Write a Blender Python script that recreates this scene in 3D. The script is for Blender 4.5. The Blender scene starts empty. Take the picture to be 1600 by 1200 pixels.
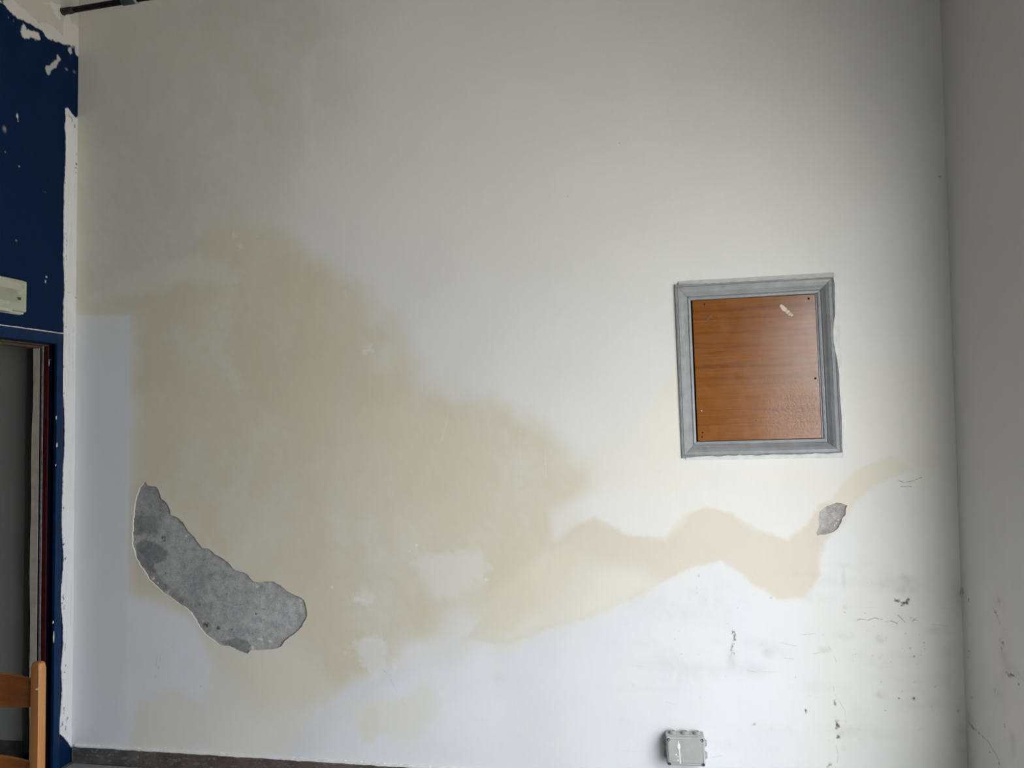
import bpy, bmesh, math, random
import numpy as np
from mathutils import Vector, Matrix
from mathutils.geometry import delaunay_2d_cdt

random.seed(7)
S = bpy.context.scene
COL = S.collection

# ------------------------------------------------------------------ camera, world, light, exposure
W = 4.182            # room width (x), the back wall stands at y = 0, the left wall at x = 0
H = 4.25             # ceiling height
SKY = 13.7           # zenith brightness
DEPTH = 6.2          # room length towards the viewer
cam = bpy.data.cameras.new('camera')
cam.sensor_width = 36.0
cam.lens = 27.0
cam.clip_start = 0.02
camo = bpy.data.objects.new('camera', cam)
COL.objects.link(camo)
_r = Vector((0.98701041, 0.16011315, -0.01319969))
_u = Vector((0.01935916, -0.03697071, 0.99912882))
_f = Vector((-0.15948566, 0.98640607, 0.03959014))
camo.matrix_world = Matrix(((_r.x, _u.x, -_f.x, 2.84465), (_r.y, _u.y, -_f.y, -3.53391), (_r.z, _u.z, -_f.z, 1.71818), (0, 0, 0, 1)))
S.camera = camo

world = bpy.data.worlds.new('sky')
S.world = world
world.use_nodes = True
wn, wk = world.node_tree.nodes, world.node_tree.links
bgn = wn['Background']
# overcast sky, three times brighter overhead than at the horizon
wtc = wn.new('ShaderNodeTexCoord')
wsep = wn.new('ShaderNodeSeparateXYZ')
wk.new(wtc.outputs['Generated'], wsep.inputs[0])
wmx = wn.new('ShaderNodeMath'); wmx.operation = 'MAXIMUM'; wmx.inputs[1].default_value = 0.0
wk.new(wsep.outputs['Z'], wmx.inputs[0])
wma = wn.new('ShaderNodeMath'); wma.operation = 'MULTIPLY_ADD'
wma.inputs[1].default_value = 2 / 3; wma.inputs[2].default_value = 1 / 3
wk.new(wmx.outputs[0], wma.inputs[0])
wms = wn.new('ShaderNodeMath'); wms.operation = 'MULTIPLY'; wms.inputs[1].default_value = SKY
wk.new(wma.outputs[0], wms.inputs[0])
wk.new(wms.outputs[0], bgn.inputs['Strength'])
bgn.inputs['Color'].default_value = (0.92, 0.96, 1.0, 1)

# daylight enters through the wide street doorway in the right wall
OY0, OY1, OZ1, WT = -4.4, -0.72, 2.65, 0.18
pl = bpy.data.lights.new('doorway_portal', 'AREA')
pl.shape = 'RECTANGLE'
pl.size = OZ1
pl.size_y = OY1 - OY0
pl.cycles.is_portal = True
plo = bpy.data.objects.new('doorway_portal', pl)
plo.location = (W + WT + 0.02, (OY0 + OY1) / 2, OZ1 / 2)
plo.rotation_euler = (0, math.radians(90), 0)
COL.objects.link(plo)

S.view_settings.view_transform = 'Standard'
S.view_settings.look = 'None'
S.view_settings.gamma = 1.0
S.view_settings.use_curve_mapping = False
S.view_settings.exposure = 0.0
S.cycles.max_bounces = 10
S.cycles.diffuse_bounces = 8

# ------------------------------------------------------------------ material helpers
def newmat(name, col=(.8, .8, .8), rough=.6, spec=.4, metal=0.0):
    m = bpy.data.materials.new(name)
    m.use_nodes = True
    b = m.node_tree.nodes['Principled BSDF']
    b.inputs['Base Color'].default_value = (*col, 1)
    b.inputs['Roughness'].default_value = rough
    b.inputs['Specular IOR Level'].default_value = spec
    b.inputs['Metallic'].default_value = metal
    return m

def N(m, t, **kw):
    n = m.node_tree.nodes.new(t)
    for k, v in kw.items():
        if k.startswith('i_'):
            n.inputs[k[2:].replace('_', ' ')].default_value = v
        else:
            setattr(n, k, v)
    return n

def L(m, a, b):
    m.node_tree.links.new(a, b)

def bsdf(m):
    return m.node_tree.nodes['Principled BSDF']

def coords(m, scale=(1, 1, 1)):
    tc = N(m, 'ShaderNodeTexCoord')
    mp = N(m, 'ShaderNodeMapping')
    mp.inputs['Scale'].default_value = scale
    L(m, tc.outputs['Object'], mp.inputs['Vector'])
    return mp.outputs['Vector']

def noise(m, vec, scale, detail=4, rough=.55):
    n = N(m, 'ShaderNodeTexNoise')
    n.inputs['Scale'].default_value = scale
    n.inputs['Detail'].default_value = detail
    n.inputs['Roughness'].default_value = rough
    L(m, vec, n.inputs['Vector'])
    return n.outputs['Fac']

def ramp(m, fac, stops):
    r = N(m, 'ShaderNodeValToRGB')
    e = r.color_ramp.elements
    while len(e) < len(stops):
        e.new(.5)
    for i, (p, c) in enumerate(stops):
        e[i].position = p
        e[i].color = (*c, 1) if len(c) == 3 else c
    L(m, fac, r.inputs['Fac'])
    return r.outputs['Color']

def mixcol(m, fac, a, b, mode='MIX'):
    x = N(m, 'ShaderNodeMix', data_type='RGBA', blend_type=mode)
    for sock, v in ((x.inputs[0], fac), (x.inputs[6], a), (x.inputs[7], b)):
        if isinstance(v, (int, float)):
            sock.default_value = v
        elif isinstance(v, tuple):
            sock.default_value = (*v, 1)
        else:
            L(m, v, sock)
    return x.outputs[2]

def bump(m, height, strength, dist=.01, normal=None):
    b = N(m, 'ShaderNodeBump')
    b.inputs['Strength'].default_value = strength
    b.inputs['Distance'].default_value = dist
    L(m, height, b.inputs['Height'])
    if normal is not None:
        L(m, normal, b.inputs['Normal'])
    return b.outputs['Normal']

def grey(v):
    return (v, v, v)

def speckled(name, col, amount=.15, scale=30, rough=.6, spec=.4, bmp=.15, metal=0.0, stretch=(1, 1, 1), rvar=.1):
    """plain coating with small tone changes, fine relief and uneven gloss"""
    m = newmat(name, col, rough, spec, metal)
    v = coords(m, stretch)
    f = noise(m, v, scale, 6)
    lo = tuple(c * (1 - amount) for c in col)
    hi = tuple(min(1, c * (1 + amount)) for c in col)
    L(m, ramp(m, f, [(.3, lo), (.7, hi)]), bsdf(m).inputs['Base Color'])
    g = ramp(m, noise(m, v, scale * .4, 3), [(.3, grey(max(.02, rough - rvar))), (.7, grey(min(1, rough + rvar)))])
    L(m, g, bsdf(m).inputs['Roughness'])
    if bmp:
        L(m, bump(m, noise(m, v, scale * 4, 3), bmp, .002), bsdf(m).inputs['Normal'])
    return m

def plaster(name, fine=.05, brush=.25):
    """painted plaster: colour per place from the 'paint' attribute, brush and trowel relief"""
    m = newmat(name, rough=.62, spec=.3)
    at = N(m, 'ShaderNodeAttribute', attribute_name='paint')
    v = coords(m)
    vs = coords(m, (9, 9, 1.2))
    n1 = noise(m, v, 3.2, 8, .62)
    n2 = noise(m, vs, 6, 5, .6)
    c = mixcol(m, 1.0, at.outputs['Color'], ramp(m, n1, [(.28, grey(1 - fine)), (.72, grey(1 + 0.0))]), 'MULTIPLY')
    c = mixcol(m, 1.0, c, ramp(m, n2, [(.3, grey(.985)), (.7, grey(1.0))]), 'MULTIPLY')
    L(m, c, bsdf(m).inputs['Base Color'])
    nb = bump(m, noise(m, v, 2.2, 3, .5), .18, .02)
    nb = bump(m, noise(m, vs, 9, 5, .6), brush * .5, .0015, nb)
    nb = bump(m, noise(m, v, 160, 3, .6), .10, .001, nb)
    L(m, nb, bsdf(m).inputs['Normal'])
    L(m, ramp(m, n1, [(.3, grey(.5)), (.7, grey(.72))]), bsdf(m).inputs['Roughness'])
    return m

def wood(name, base, dark, light, axis, rough=.4, spec=.5, freq=30, relief=.06):
    """varnished wood with the grain running along the given object axis"""
    m = newmat(name, base, rough, spec)
    st = [1.0, 1.0, 1.0]
    st[axis] = .06
    v = coords(m, tuple(st))
    f = noise(m, v, freq, 8, .65)
    st2 = [1.0, 1.0, 1.0]
    st2[axis] = .02
    f2 = noise(m, coords(m, tuple(st2)), freq * .35, 4, .6)
    c1 = ramp(m, f, [(.25, dark), (.5, base), (.75, light)])
    c = mixcol(m, ramp(m, f2, [(.38, grey(0)), (.62, grey(.6))]), c1, dark)
    L(m, c, bsdf(m).inputs['Base Color'])
    L(m, bump(m, f, relief, .002), bsdf(m).inputs['Normal'])
    return m

# ------------------------------------------------------------------ geometry helpers
def link(name, me, mat=None, parent=None, smooth=False):
    o = bpy.data.objects.new(name, me)
    if mat is not None and not me.materials:
        me.materials.append(mat)
    if smooth:
        for p in me.polygons:
            p.use_smooth = True
    COL.objects.link(o)
    if parent is not None:
        o.parent = parent
    return o

def from_bm(name, bm, mat, parent=None, smooth=False):
    bmesh.ops.recalc_face_normals(bm, faces=bm.faces)
    me = bpy.data.meshes.new(name)
    bm.to_mesh(me)
    bm.free()
    return link(name, me, mat, parent, smooth)

def from_data(name, vs, fs, mat, parent=None, smooth=False):
    me = bpy.data.meshes.new(name)
    me.from_pydata(vs, [], fs)
    me.update()
    return link(name, me, mat, parent, smooth)

def bm_box(bm, lo, hi, bev=0.0, seg=2):
    lo, hi = Vector(lo), Vector(hi)
    r = bmesh.ops.create_cube(bm, size=1.0)
    for v in r['verts']:
        v.co = Vector(((lo[i] + hi[i]) / 2 + v.co[i] * (hi[i] - lo[i]) for i in range(3)))
    if bev > 0:
        es = list({e for v in r['verts'] for e in v.link_edges})
        bmesh.ops.bevel(bm, geom=es, offset=bev, segments=seg, affect='EDGES', profile=.5)

def box(name, lo, hi, mat, parent=None, bev=0.0, seg=2):
    bm = bmesh.new()
    bm_box(bm, lo, hi, bev, seg)
    return from_bm(name, bm, mat, parent)

def bm_lathe(bm, prof, origin, axis, n=20):
    """profile of (radius, along) revolved about an axis through origin"""
    a = Vector(axis).normalized()
    t = a.orthogonal().normalized()
    b = a.cross(t)
    o = Vector(origin)
    rings = []
    for (r, h) in prof:
        if r < 1e-6:
            rings.append([bm.verts.new(o + a * h)])
        else:
            rings.append([bm.verts.new(o + a * h + (t * math.cos(2 * math.pi * k / n) + b * math.sin(2 * math.pi * k / n)) * r) for k in range(n)])
    for A, B in zip(rings, rings[1:]):
        for k in range(n):
            k2 = (k + 1) % n
            if len(A) == 1 and len(B) == 1:
                continue
            if len(A) == 1:
                bm.faces.new((A[0], B[k], B[k2]))
            elif len(B) == 1:
                bm.faces.new((A[k], B[0], A[k2]))
            else:
                bm.faces.new((A[k], B[k], B[k2], A[k2]))

def lathe(name, prof, origin, axis, mat, parent=None, n=20):
    bm = bmesh.new()
    bm_lathe(bm, prof, origin, axis, n)
    return from_bm(name, bm, mat, parent, True)

def bm_tube(bm, pts, rad, n=10):
    pts = [Vector(p) for p in pts]
    rads = rad if isinstance(rad, (list, tuple)) else [rad] * len(pts)
    rings = []
    for i, p in enumerate(pts):
        d = (pts[min(i + 1, len(pts) - 1)] - pts[max(i - 1, 0)]).normalized()
        t = d.cross(Vector((.13, .31, .94))).normalized()
        b = d.cross(t)
        rings.append([bm.verts.new(p + (t * math.cos(2 * math.pi * k / n) + b * math.sin(2 * math.pi * k / n)) * rads[i]) for k in range(n)])
    for A, B in zip(rings, rings[1:]):
        for k in range(n):
            bm.faces.new((A[k], B[k], B[(k + 1) % n], A[(k + 1) % n]))
    bm.faces.new(rings[0][::-1])
    bm.faces.new(rings[-1])

def empty(name, loc=(0, 0, 0)):
    o = bpy.data.objects.new(name, None)
    o.location = loc
    o.empty_display_size = .1
    COL.objects.link(o)
    return o

def tag(o, label, cat, group=None, kind=None):
    o['label'] = label
    o['category'] = cat
    if group:
        o['group'] = group
    if kind:
        o['kind'] = kind
    return o

def structure(o, label, cat):
    return tag(o, label, cat, kind='structure')

# ------------------------------------------------------------------ painted surfaces (numpy)
_rng = np.random.default_rng(11)
_lat = _rng.random((256, 256))

def vnoise(p, s):
    q = p * s
    i = np.floor(q).astype(int)
    f = q - i
    f = f * f * (3 - 2 * f)
    a = _lat[i[:, 0] & 255, i[:, 1] & 255]
    b = _lat[(i[:, 0] + 1) & 255, i[:, 1] & 255]
    c = _lat[i[:, 0] & 255, (i[:, 1] + 1) & 255]
    d = _lat[(i[:, 0] + 1) & 255, (i[:, 1] + 1) & 255]
    return (a * (1 - f[:, 0]) + b * f[:, 0]) * (1 - f[:, 1]) + (c * (1 - f[:, 0]) + d * f[:, 0]) * f[:, 1]

def fbm(p, s, o=4):
    r = np.zeros(len(p))
    a, t = 1.0, 0.0
    for k in range(o):
        r += a * vnoise(p + 17.3 * k, s * 2 ** k)
        t += a
        a *= .55
    return r / t * 2 - 1

def segdist(p, a, b):
    a, b = np.array(a), np.array(b)
    d = b - a
    t = np.clip(((p - a) @ d) / max(d @ d, 1e-12), 0, 1)
    return np.hypot(*(p - a - t[:, None] * d).T)

def inside(p, poly):
    r = np.zeros(len(p), bool)
    n = len(poly)
    for i in range(n):
        (x1, y1), (x2, y2) = poly[i], poly[(i + 1) % n]
        if y1 == y2:
            continue
        c = ((y1 > p[:, 1]) != (y2 > p[:, 1])) & (p[:, 0] < (x2 - x1) * (p[:, 1] - y1) / (y2 - y1) + x1)
        r ^= c
    return r

def sdf(p, poly):
    d = np.full(len(p), 1e9)
    for i in range(len(poly)):
        d = np.minimum(d, segdist(p, poly[i], poly[(i + 1) % len(poly)]))
    return np.where(inside(p, poly), -d, d)

def sstep(x):
    x = np.clip(x, 0, 1)
    return x * x * (3 - 2 * x)

def ragged(poly, step=.012, amp=.004, seed=0):
    """adds an irregular broken edge to a coarse outline"""
    rr = random.Random(seed)
    out = []
    for i in range(len(poly)):
        a, b = Vector(poly[i]), Vector(poly[(i + 1) % len(poly)])
        n = max(1, int((b - a).length / step))
        for k in range(n):
            p = a.lerp(b, k / n)
            out.append((p.x + rr.uniform(-amp, amp), p.y + rr.uniform(-amp, amp)))
    return out

class Paint:
    """base colour plus layers of (outline, colour, edge softness, edge raggedness, opacity), spots and lines"""
    def __init__(self, base):
        self.base, self.layers, self.spots, self.lines = base, [], [], []

    def colour(self, p):
        c = np.tile(np.array(self.base, float), (len(p), 1))
        wob = fbm(p, 5, 5)
        fin = fbm(p, 45, 4)
        mot = fbm(p * np.array([1.0, .55]) + 3.7, 6, 5)
        for poly, rgb, soft, amp, op, fine in self.layers:
            lo = np.min(poly, 0) - soft - .15
            hi = np.max(poly, 0) + soft + .15
            k = np.where(((p > lo) & (p < hi)).all(1))[0]
            if not len(k):
                continue
            q = p[k]
            d = sdf(q, poly) + wob[k] * amp + fin[k] * fine
            a = op * sstep(.5 - d / (2 * soft))
            if soft > .02:
                a = a * np.clip(.90 + .45 * mot[k] + .22 * fin[k], 0, 1.05)
            a = a[:, None]
            c[k] = c[k] * (1 - a) + np.array(rgb) * a
        for x, y, rx, ry, st, rgb in self.spots:
            k = np.where((abs(p[:, 0] - x) < rx * 1.3) & (abs(p[:, 1] - y) < ry * 1.3))[0]
            if not len(k):
                continue
            q = p[k]
            d = np.hypot((q[:, 0] - x) / rx, (q[:, 1] - y) / ry)
            if max(rgb) > .3 and st < .5:
                a = st * np.exp(-1.6 * d * d) * np.clip(.8 + fbm(q + x, 30, 4) * 1.3, 0, 1.4)
            else:
                a = st * sstep((.85 - d + fbm(q + x, 110, 3) * 1.1) * 1.1)
            a = (np.clip(a, 0, 1) * sstep((1.3 - d) * 4))[:, None]
            c[k] = c[k] * (1 - a) + np.array(rgb) * a
        for pts, w, st, rgb in self.lines:
            lo = np.min(pts, 0) - .02
            hi = np.max(pts, 0) + .02
            k = np.where(((p > lo) & (p < hi)).all(1))[0]
            if not len(k):
                continue
            q = p[k]
            d = np.min([segdist(q, pts[i], pts[i + 1]) for i in range(len(pts) - 1)], 0)
            a = (st * sstep(1.2 - d / w) * np.clip(.75 + fbm(q, 70, 2) * 1.1, 0, 1))[:, None]
            c[k] = c[k] * (1 - a) + np.array(rgb) * a
        return c

    def extra(self, step=.005):
        """finer mesh points where the paint changes quickly"""
        out = []
        def lattice(lo, hi, s):
            xs = np.arange(math.floor(lo[0] / s), math.ceil(hi[0] / s) + 1) * s
            ys = np.arange(math.floor(lo[1] / s), math.ceil(hi[1] / s) + 1) * s
            return np.stack(np.meshgrid(xs, ys), -1).reshape(-1, 2)
        for poly, rgb, soft, amp, op, fine in self.layers:
            if soft > .02:
                continue
            g = lattice(np.min(poly, 0) - .03, np.max(poly, 0) + .03, step)
            out.append(g[abs(sdf(g, poly)) < soft + amp * .6 + fine + .004])
        for x, y, rx, ry, st, rgb in self.spots:
            if max(rx, ry) > .06:
                continue
            out.append(lattice((x - rx * 1.3, y - ry * 1.3), (x + rx * 1.3, y + ry * 1.3), max(.0022, min(step, min(rx, ry) / 3))))
        for pts, w, st, rgb in self.lines:
            g = lattice(np.min(pts, 0) - .01, np.max(pts, 0) + .01, .0025)
            d = np.min([segdist(g, pts[i], pts[i + 1]) for i in range(len(pts) - 1)], 0)
            out.append(g[d < w * 1.3 + .003])
        return np.concatenate(out) if out else np.zeros((0, 2))

def surface(name, lo, hi, step, holes, paint, to3d, mat, relief=None, fine=None, depth=.006, parent=None, hole_depth=None):
    """wall skin as one triangulated sheet with real holes whose edges turn back into the wall"""
    xs = np.linspace(lo[0], hi[0], int(round((hi[0] - lo[0]) / step)) + 1)
    ys = np.linspace(lo[1], hi[1], int(round((hi[1] - lo[1]) / step)) + 1)
    g = np.stack(np.meshgrid(xs, ys), -1).reshape(-1, 2)
    ex = paint.extra(fine or .005)
    ex = ex[((ex > np.array(lo) + 1e-3) & (ex < np.array(hi) - 1e-3)).all(1)]
    pts = np.concatenate([g, ex])
    _, ui = np.unique(np.round(pts / .0016).astype(np.int64), axis=0, return_index=True)
    pts = pts[np.sort(ui)]
    for h in holes:
        l2, h2 = np.min(h, 0) - .01, np.max(h, 0) + .01
        near = ((pts > l2) & (pts < h2)).all(1)
        k = np.where(near)[0]
        d = sdf(pts[k], h)
        pts = np.delete(pts, k[d < .0015], 0)
    allp = [Vector(p) for p in pts]
    edges = []
    for h in holes:
        n0 = len(allp)
        allp += [Vector(p) for p in h]
        edges += [(n0 + i, n0 + (i + 1) % len(h)) for i in range(len(h))]
    vo, eo, fo, *_ = delaunay_2d_cdt(allp, edges, [], 0, 1e-7)
    V = np.array([(v.x, v.y) for v in vo])
    F = np.array([f for f in fo if len(f) == 3])
    cen = V[F].mean(1)
    bad = np.zeros(len(F), bool)
    for h in holes:
        bad |= inside(cen, h)
    F = F[~bad]
    col = paint.colour(V)
    z = relief(V) if relief is not None else np.zeros(len(V))
    P3 = [to3d(a, b, c) for (a, b), c in zip(V, z)]
    fs = [tuple(int(i) for i in f) for f in F]
    cols = [tuple(c) for c in col]
    for hi_, h in enumerate(holes):
        dd = (hole_depth or {}).get(hi_, depth)
        H2 = np.array(h)
        zf = relief(H2) if relief is not None else np.zeros(len(H2))
        cc = paint.colour(H2)
        n0 = len(P3)
        P3 += [to3d(a, b, c) for (a, b), c in zip(H2, zf)]
        P3 += [to3d(a, b, -dd) for (a, b) in H2]
        cols += [tuple(c) for c in cc] * 2
        n = len(h)
        fs += [(n0 + i, n0 + (i + 1) % n, n0 + n + (i + 1) % n, n0 + n + i) for i in range(n)]
    me = bpy.data.meshes.new(name)
    me.from_pydata(P3, [], fs)
    me.update()
    ca = me.color_attributes.new('paint', 'FLOAT_COLOR', 'POINT')
    ca.data.foreach_set('color', np.concatenate([np.array(cols), np.ones((len(cols), 1))], 1).astype(np.float32).ravel())
    return link(name, me, mat, parent)

# ------------------------------------------------------------------ colours
WHITE = (.735, .74, .76)
UPPER = (.765, .758, .742)
OCHRE = (.675, .622, .49)
CREAM = (.775, .755, .69)
TONGUE = (.675, .622, .525)
PALE = (.755, .75, .72)
FRESH = (.74, .75, .775)
MOULD = (.10, .085, .065)
SMUT = (.42, .41, .38)
BLUE = (.0008, .0115, .046)
BEIGE = (.52, .49, .43)

m_plaster = plaster('old_painted_plaster')
m_white = speckled('plain_white_plaster', (.76, .755, .74), .04, 4, .7, .3, .2)
m_ceil = speckled('beige_ceiling', BEIGE, .06, 4, .8, .3, .2)
m_masonry = speckled('masonry', (.45, .42, .38), .2, 8, .9, .2, .4)

# ------------------------------------------------------------------ back wall
pb = Paint(UPPER)
LY = pb.layers.append
def lay(poly, rgb, soft, amp=.02, op=1.0, fine=.0):
    LY((poly, rgb, soft, amp, op, fine))
lay([(2.4195,1.5908),(2.6836,1.5597),(2.8885,1.732),(3.0328,1.8453),(3.0311,1.5003),(3.7226,1.509),(3.772,1.9426),(4.1618,1.9879),(4.2454,0.7462),(3.6614,0.836),(3.5262,0.7222),(2.5524,0.6897),(2.2614,0.9721)], CREAM, .10, .06, .9)
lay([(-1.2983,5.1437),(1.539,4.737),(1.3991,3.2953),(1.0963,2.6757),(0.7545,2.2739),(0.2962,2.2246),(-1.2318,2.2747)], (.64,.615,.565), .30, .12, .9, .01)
lay([(0.002,3.2721),(0.0765,3.2328),(0.0996,2.3302),(0.0123,2.2671),(-0.025,2.3016),(-0.0349,3.241)], (.66,.63,.49), .03, .01, .6)
lay([(-0.0039,2.4005),(0.1861,2.4392),(0.402,2.4826),(0.6842,2.5514),(0.8056,2.6847),(1.0625,2.6935),(1.2637,2.54),(1.5259,2.3712),(1.7172,2.1164),(1.8423,1.9293),(2.0284,1.8346),(2.2717,1.7407),(2.5084,1.5901),(2.5941,1.4434),(2.562,1.2684),(2.501,1.1222),(2.4679,0.8893),(2.1387,0.7931),(1.7685,0.6278),(1.5472,0.4702),(1.2249,0.3113),(0.9945,0.3309),(0.8605,0.4479),(0.7589,0.5366),(0.6557,0.7357),(0.3241,0.8214),(0.3106,2.2242),(-0.0023,2.251)], OCHRE, .085, .10, .95, .02)
lay([(0.8576,2.5271),(1.3297,2.4422),(1.6213,2.1193),(1.6508,1.7494),(1.2609,1.5683),(0.9267,1.8228)], (.66,.595,.44), .12, .1, .4, .02)
lay([(1.3927,1.753),(1.8415,1.8379),(2.1488,1.6227),(2.2661,1.3253),(1.9594,1.1446),(1.5198,1.2609)], (.72,.655,.51), .10, .1, .5, .02)
lay([(0.3156,2.0281),(0.5106,2.088),(0.652,1.7634),(0.5486,1.5087),(0.3233,1.4451)], (.68,.62,.47), .06, .05, .5, .02)
lay([(0.7244,0.6753),(1.2256,0.6149),(1.3871,0.4093),(1.2246,0.1905),(0.7597,0.1967),(0.7421,0.443)], (.745,.72,.62), .06, .06, .8, .02)
lay([(0.0128,0.7975),(0.324,0.8373),(0.4823,0.7938),(0.673,0.705),(0.7657,0.5059),(0.7186,0.3336),(0.4511,0.1496),(0.2767,0.0776),(-0.0084,0.0618)], (.77,.778,.808), .035, .05, .95, .01)
lay([(0.3454,0.3008),(0.5193,0.3713),(0.7254,0.3185),(0.7599,0.1352),(0.4864,0.0426),(0.3293,0.0962)], (.74,.72,.63), .04, .05, .8, .01)
lay([(0.7764,0.29),(1.0607,0.2731),(1.3224,0.3461),(1.4502,0.2024),(1.2565,-0.0033),(0.7602,-0.003)], (.77,.755,.70), .05, .05, .7, .01)
lay([(1.2247,0.2207),(1.3869,0.3642),(1.4993,0.4442),(1.6423,0.5158),(1.9539,0.6048),(2.2573,0.6653),(2.554,0.7818),(2.8005,0.8774),(2.9295,0.9516),(3.0712,1.0282),(3.1967,1.067),(3.2643,1.0261),(3.3307,0.9548),(3.4372,0.8934),(3.5446,0.9126),(3.5917,0.9854),(3.614,0.8347),(3.6282,0.5891),(3.64,0.0752),(1.0605,-0.0909)], WHITE, .035, .04, 1.0, .012)
lay([(3.5868,0.9991),(3.633,1.1378),(3.7305,1.2354),(3.8461,1.3462),(4.0404,1.3878),(4.3421,1.3884),(4.2956,0.0653),(3.4807,0.0108),(3.5395,0.7226)], (.755,.747,.715), .09, .05, .95, .02)
lay([(3.6053,1.1928),(3.7518,1.2439),(3.7879,1.14),(3.7424,0.9202),(3.6614,0.836),(3.6027,0.9994)], (.77,.77,.765), .04, .04, .7, .02)
lay([(1.6103,0.434),(1.7676,0.5149),(2.1369,0.6465),(2.2536,0.3893),(2.3074,-0.0106),(1.2563,-0.0783),(1.3862,0.199)], (.81,.815,.835), .08, .06, .9, .01)
lay([(1.7649,0.1895),(1.5139,0.2058),(1.451,0.3521),(1.5626,0.4021),(1.7042,0.3935),(1.8666,0.4893),(1.9206,0.3445)], (.78,.765,.70), .035, .04, .8, .015)
lay([(1.5464,0.3416),(1.6098,0.3595),(1.6405,0.2421),(1.5928,0.1654),(1.5201,0.1763),(1.5143,0.2654)], (.755,.735,.62), .016, .04, .6, .015)
lay([(2.1526,0.691),(2.2581,0.7236),(2.3468,0.6828),(2.2865,0.6168),(2.2116,0.6054),(2.1611,0.6474)], (.755,.74,.68), .016, .04, .6, .015)
lay([(2.0158,0.6718),(2.1998,0.8535),(2.4103,0.9752),(2.4598,1.1217),(2.5699,1.2161),(2.6489,1.24),(2.7777,1.1807),(2.9618,1.1514),(3.0195,1.2204),(3.0905,1.2722),(3.1469,1.3038),(3.2427,1.2705),(3.3502,1.1927),(3.4843,1.158),(3.5609,1.22),(3.6164,1.3037),(3.6754,1.3317),(3.7255,1.2437),(3.6356,1.1379),(3.603,1.0132),(3.5446,0.9126),(3.4372,0.8934),(3.3307,0.9548),(3.2643,1.0261),(3.1967,1.067),(3.0712,1.0282),(2.9295,0.9516),(2.8005,0.8774),(2.554,0.7818),(2.2573,0.6653)], TONGUE, .013, .03, .92, .008)
lay([(1.9543,0.6402),(2.2302,0.8835),(2.4116,1.0626),(2.5581,1.0361),(2.8453,0.984),(2.9293,0.9431),(2.8003,0.8688),(2.5539,0.776),(2.2573,0.6623)], (.755,.74,.67), .06, .05, .75, .01)
lay([(2.077,0.7032),(2.2004,0.8975),(2.501,1.1222),(2.5878,1.0655),(2.4675,0.8603),(2.2581,0.7236)], (.72,.66,.53), .03, .04, .8, .01)
lay([(3.6896,1.2765),(3.6755,1.3372),(3.7248,1.401),(3.779,1.459),(3.9212,1.5165),(4.0044,1.4614),(3.8475,1.3929),(3.7696,1.3184),(3.7311,1.2547)], (.72,.67,.55), .010, .006, .75, .003)
lay([(3.9161,1.5192),(4.122,1.551),(4.1442,1.4558),(3.9912,1.4478)], (.74,.70,.60), .03, .01, .5, .003)
lay([(3.0165,1.343),(3.1214,1.4088),(3.2463,1.4202),(3.4097,1.4006),(3.5572,1.3813),(3.6167,1.3148),(3.5612,1.2311),(3.4846,1.1692),(3.3505,1.2039),(3.243,1.2817),(3.147,1.3123),(3.0626,1.272)], PALE, .022, .02, .85, .006)
lay([(2.4591,1.2676),(2.5776,1.3267),(2.8099,1.371),(2.9937,1.3286),(3.0256,1.2432),(2.9564,1.1627),(2.7778,1.1893),(2.6491,1.2516),(2.5613,1.2276),(2.4661,1.1509)], (.775,.765,.73), .03, .03, .85, .006)
lay([(1.8405,1.0233),(1.9587,1.0731),(2.1299,1.0639),(2.1316,0.9548),(2.0644,0.9327),(2.0052,0.8189),(1.9318,0.8525)], (.785,.78,.765), .024, .12, .55, .04)
lay([(1.4794,0.9107),(1.5659,0.9429),(1.6066,0.8383),(1.5554,0.7918),(1.5015,0.8417)], (.79,.78,.74), .014, .08, .5, .035)
lay([(1.5036,0.6547),(1.6431,0.6294),(1.6421,0.4801),(1.5787,0.4476),(1.5634,0.5217)], (.80,.80,.80), .020, .08, .6, .035)
lay([(0.0334,2.3592),(0.2585,2.4493),(0.4197,2.5015),(0.6493,2.5303),(0.8232,2.4707),(0.8578,2.3985),(0.6498,2.3908),(0.3668,2.3858),(0.1145,2.3032)], (.74,.735,.71), .03, .06, .5, .03)
lay([(0.806,2.4489),(0.8749,2.462),(0.8752,2.2057),(0.8067,2.0799),(0.9267,1.8861),(0.8858,1.871),(0.755,2.0813)], (.74,.71,.62), .02, .05, .4, .03)
lay([(-0.0024,2.2576),(0.3068,2.2472),(0.3093,1.8981),(0.3104,1.2522),(0.3064,0.821),(0.3049,0.0604),(-0.0443,0.0408),(-0.0689,2.2599)], FRESH, .010, .002, .92, .001)
lay([(2.9176,1.7606),(3.0409,1.9607),(3.0424,1.506),(2.9121,1.4863)], (.78,.745,.63), .02, .01, .5)
lay([(1.2327,3.4862),(1.3504,3.5886),(1.6635,3.5914),(1.663,3.5277),(1.3335,3.5321),(1.2827,3.369),(1.3149,2.982),(1.2581,2.9538)], (.785,.785,.77), .014, .02, .22, .006)
lay([(2.4748,3.2698),(2.8321,3.3002),(2.8444,3.179),(2.563,3.1409)], (.735,.73,.71), .03, .02, .5, .006)
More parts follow.
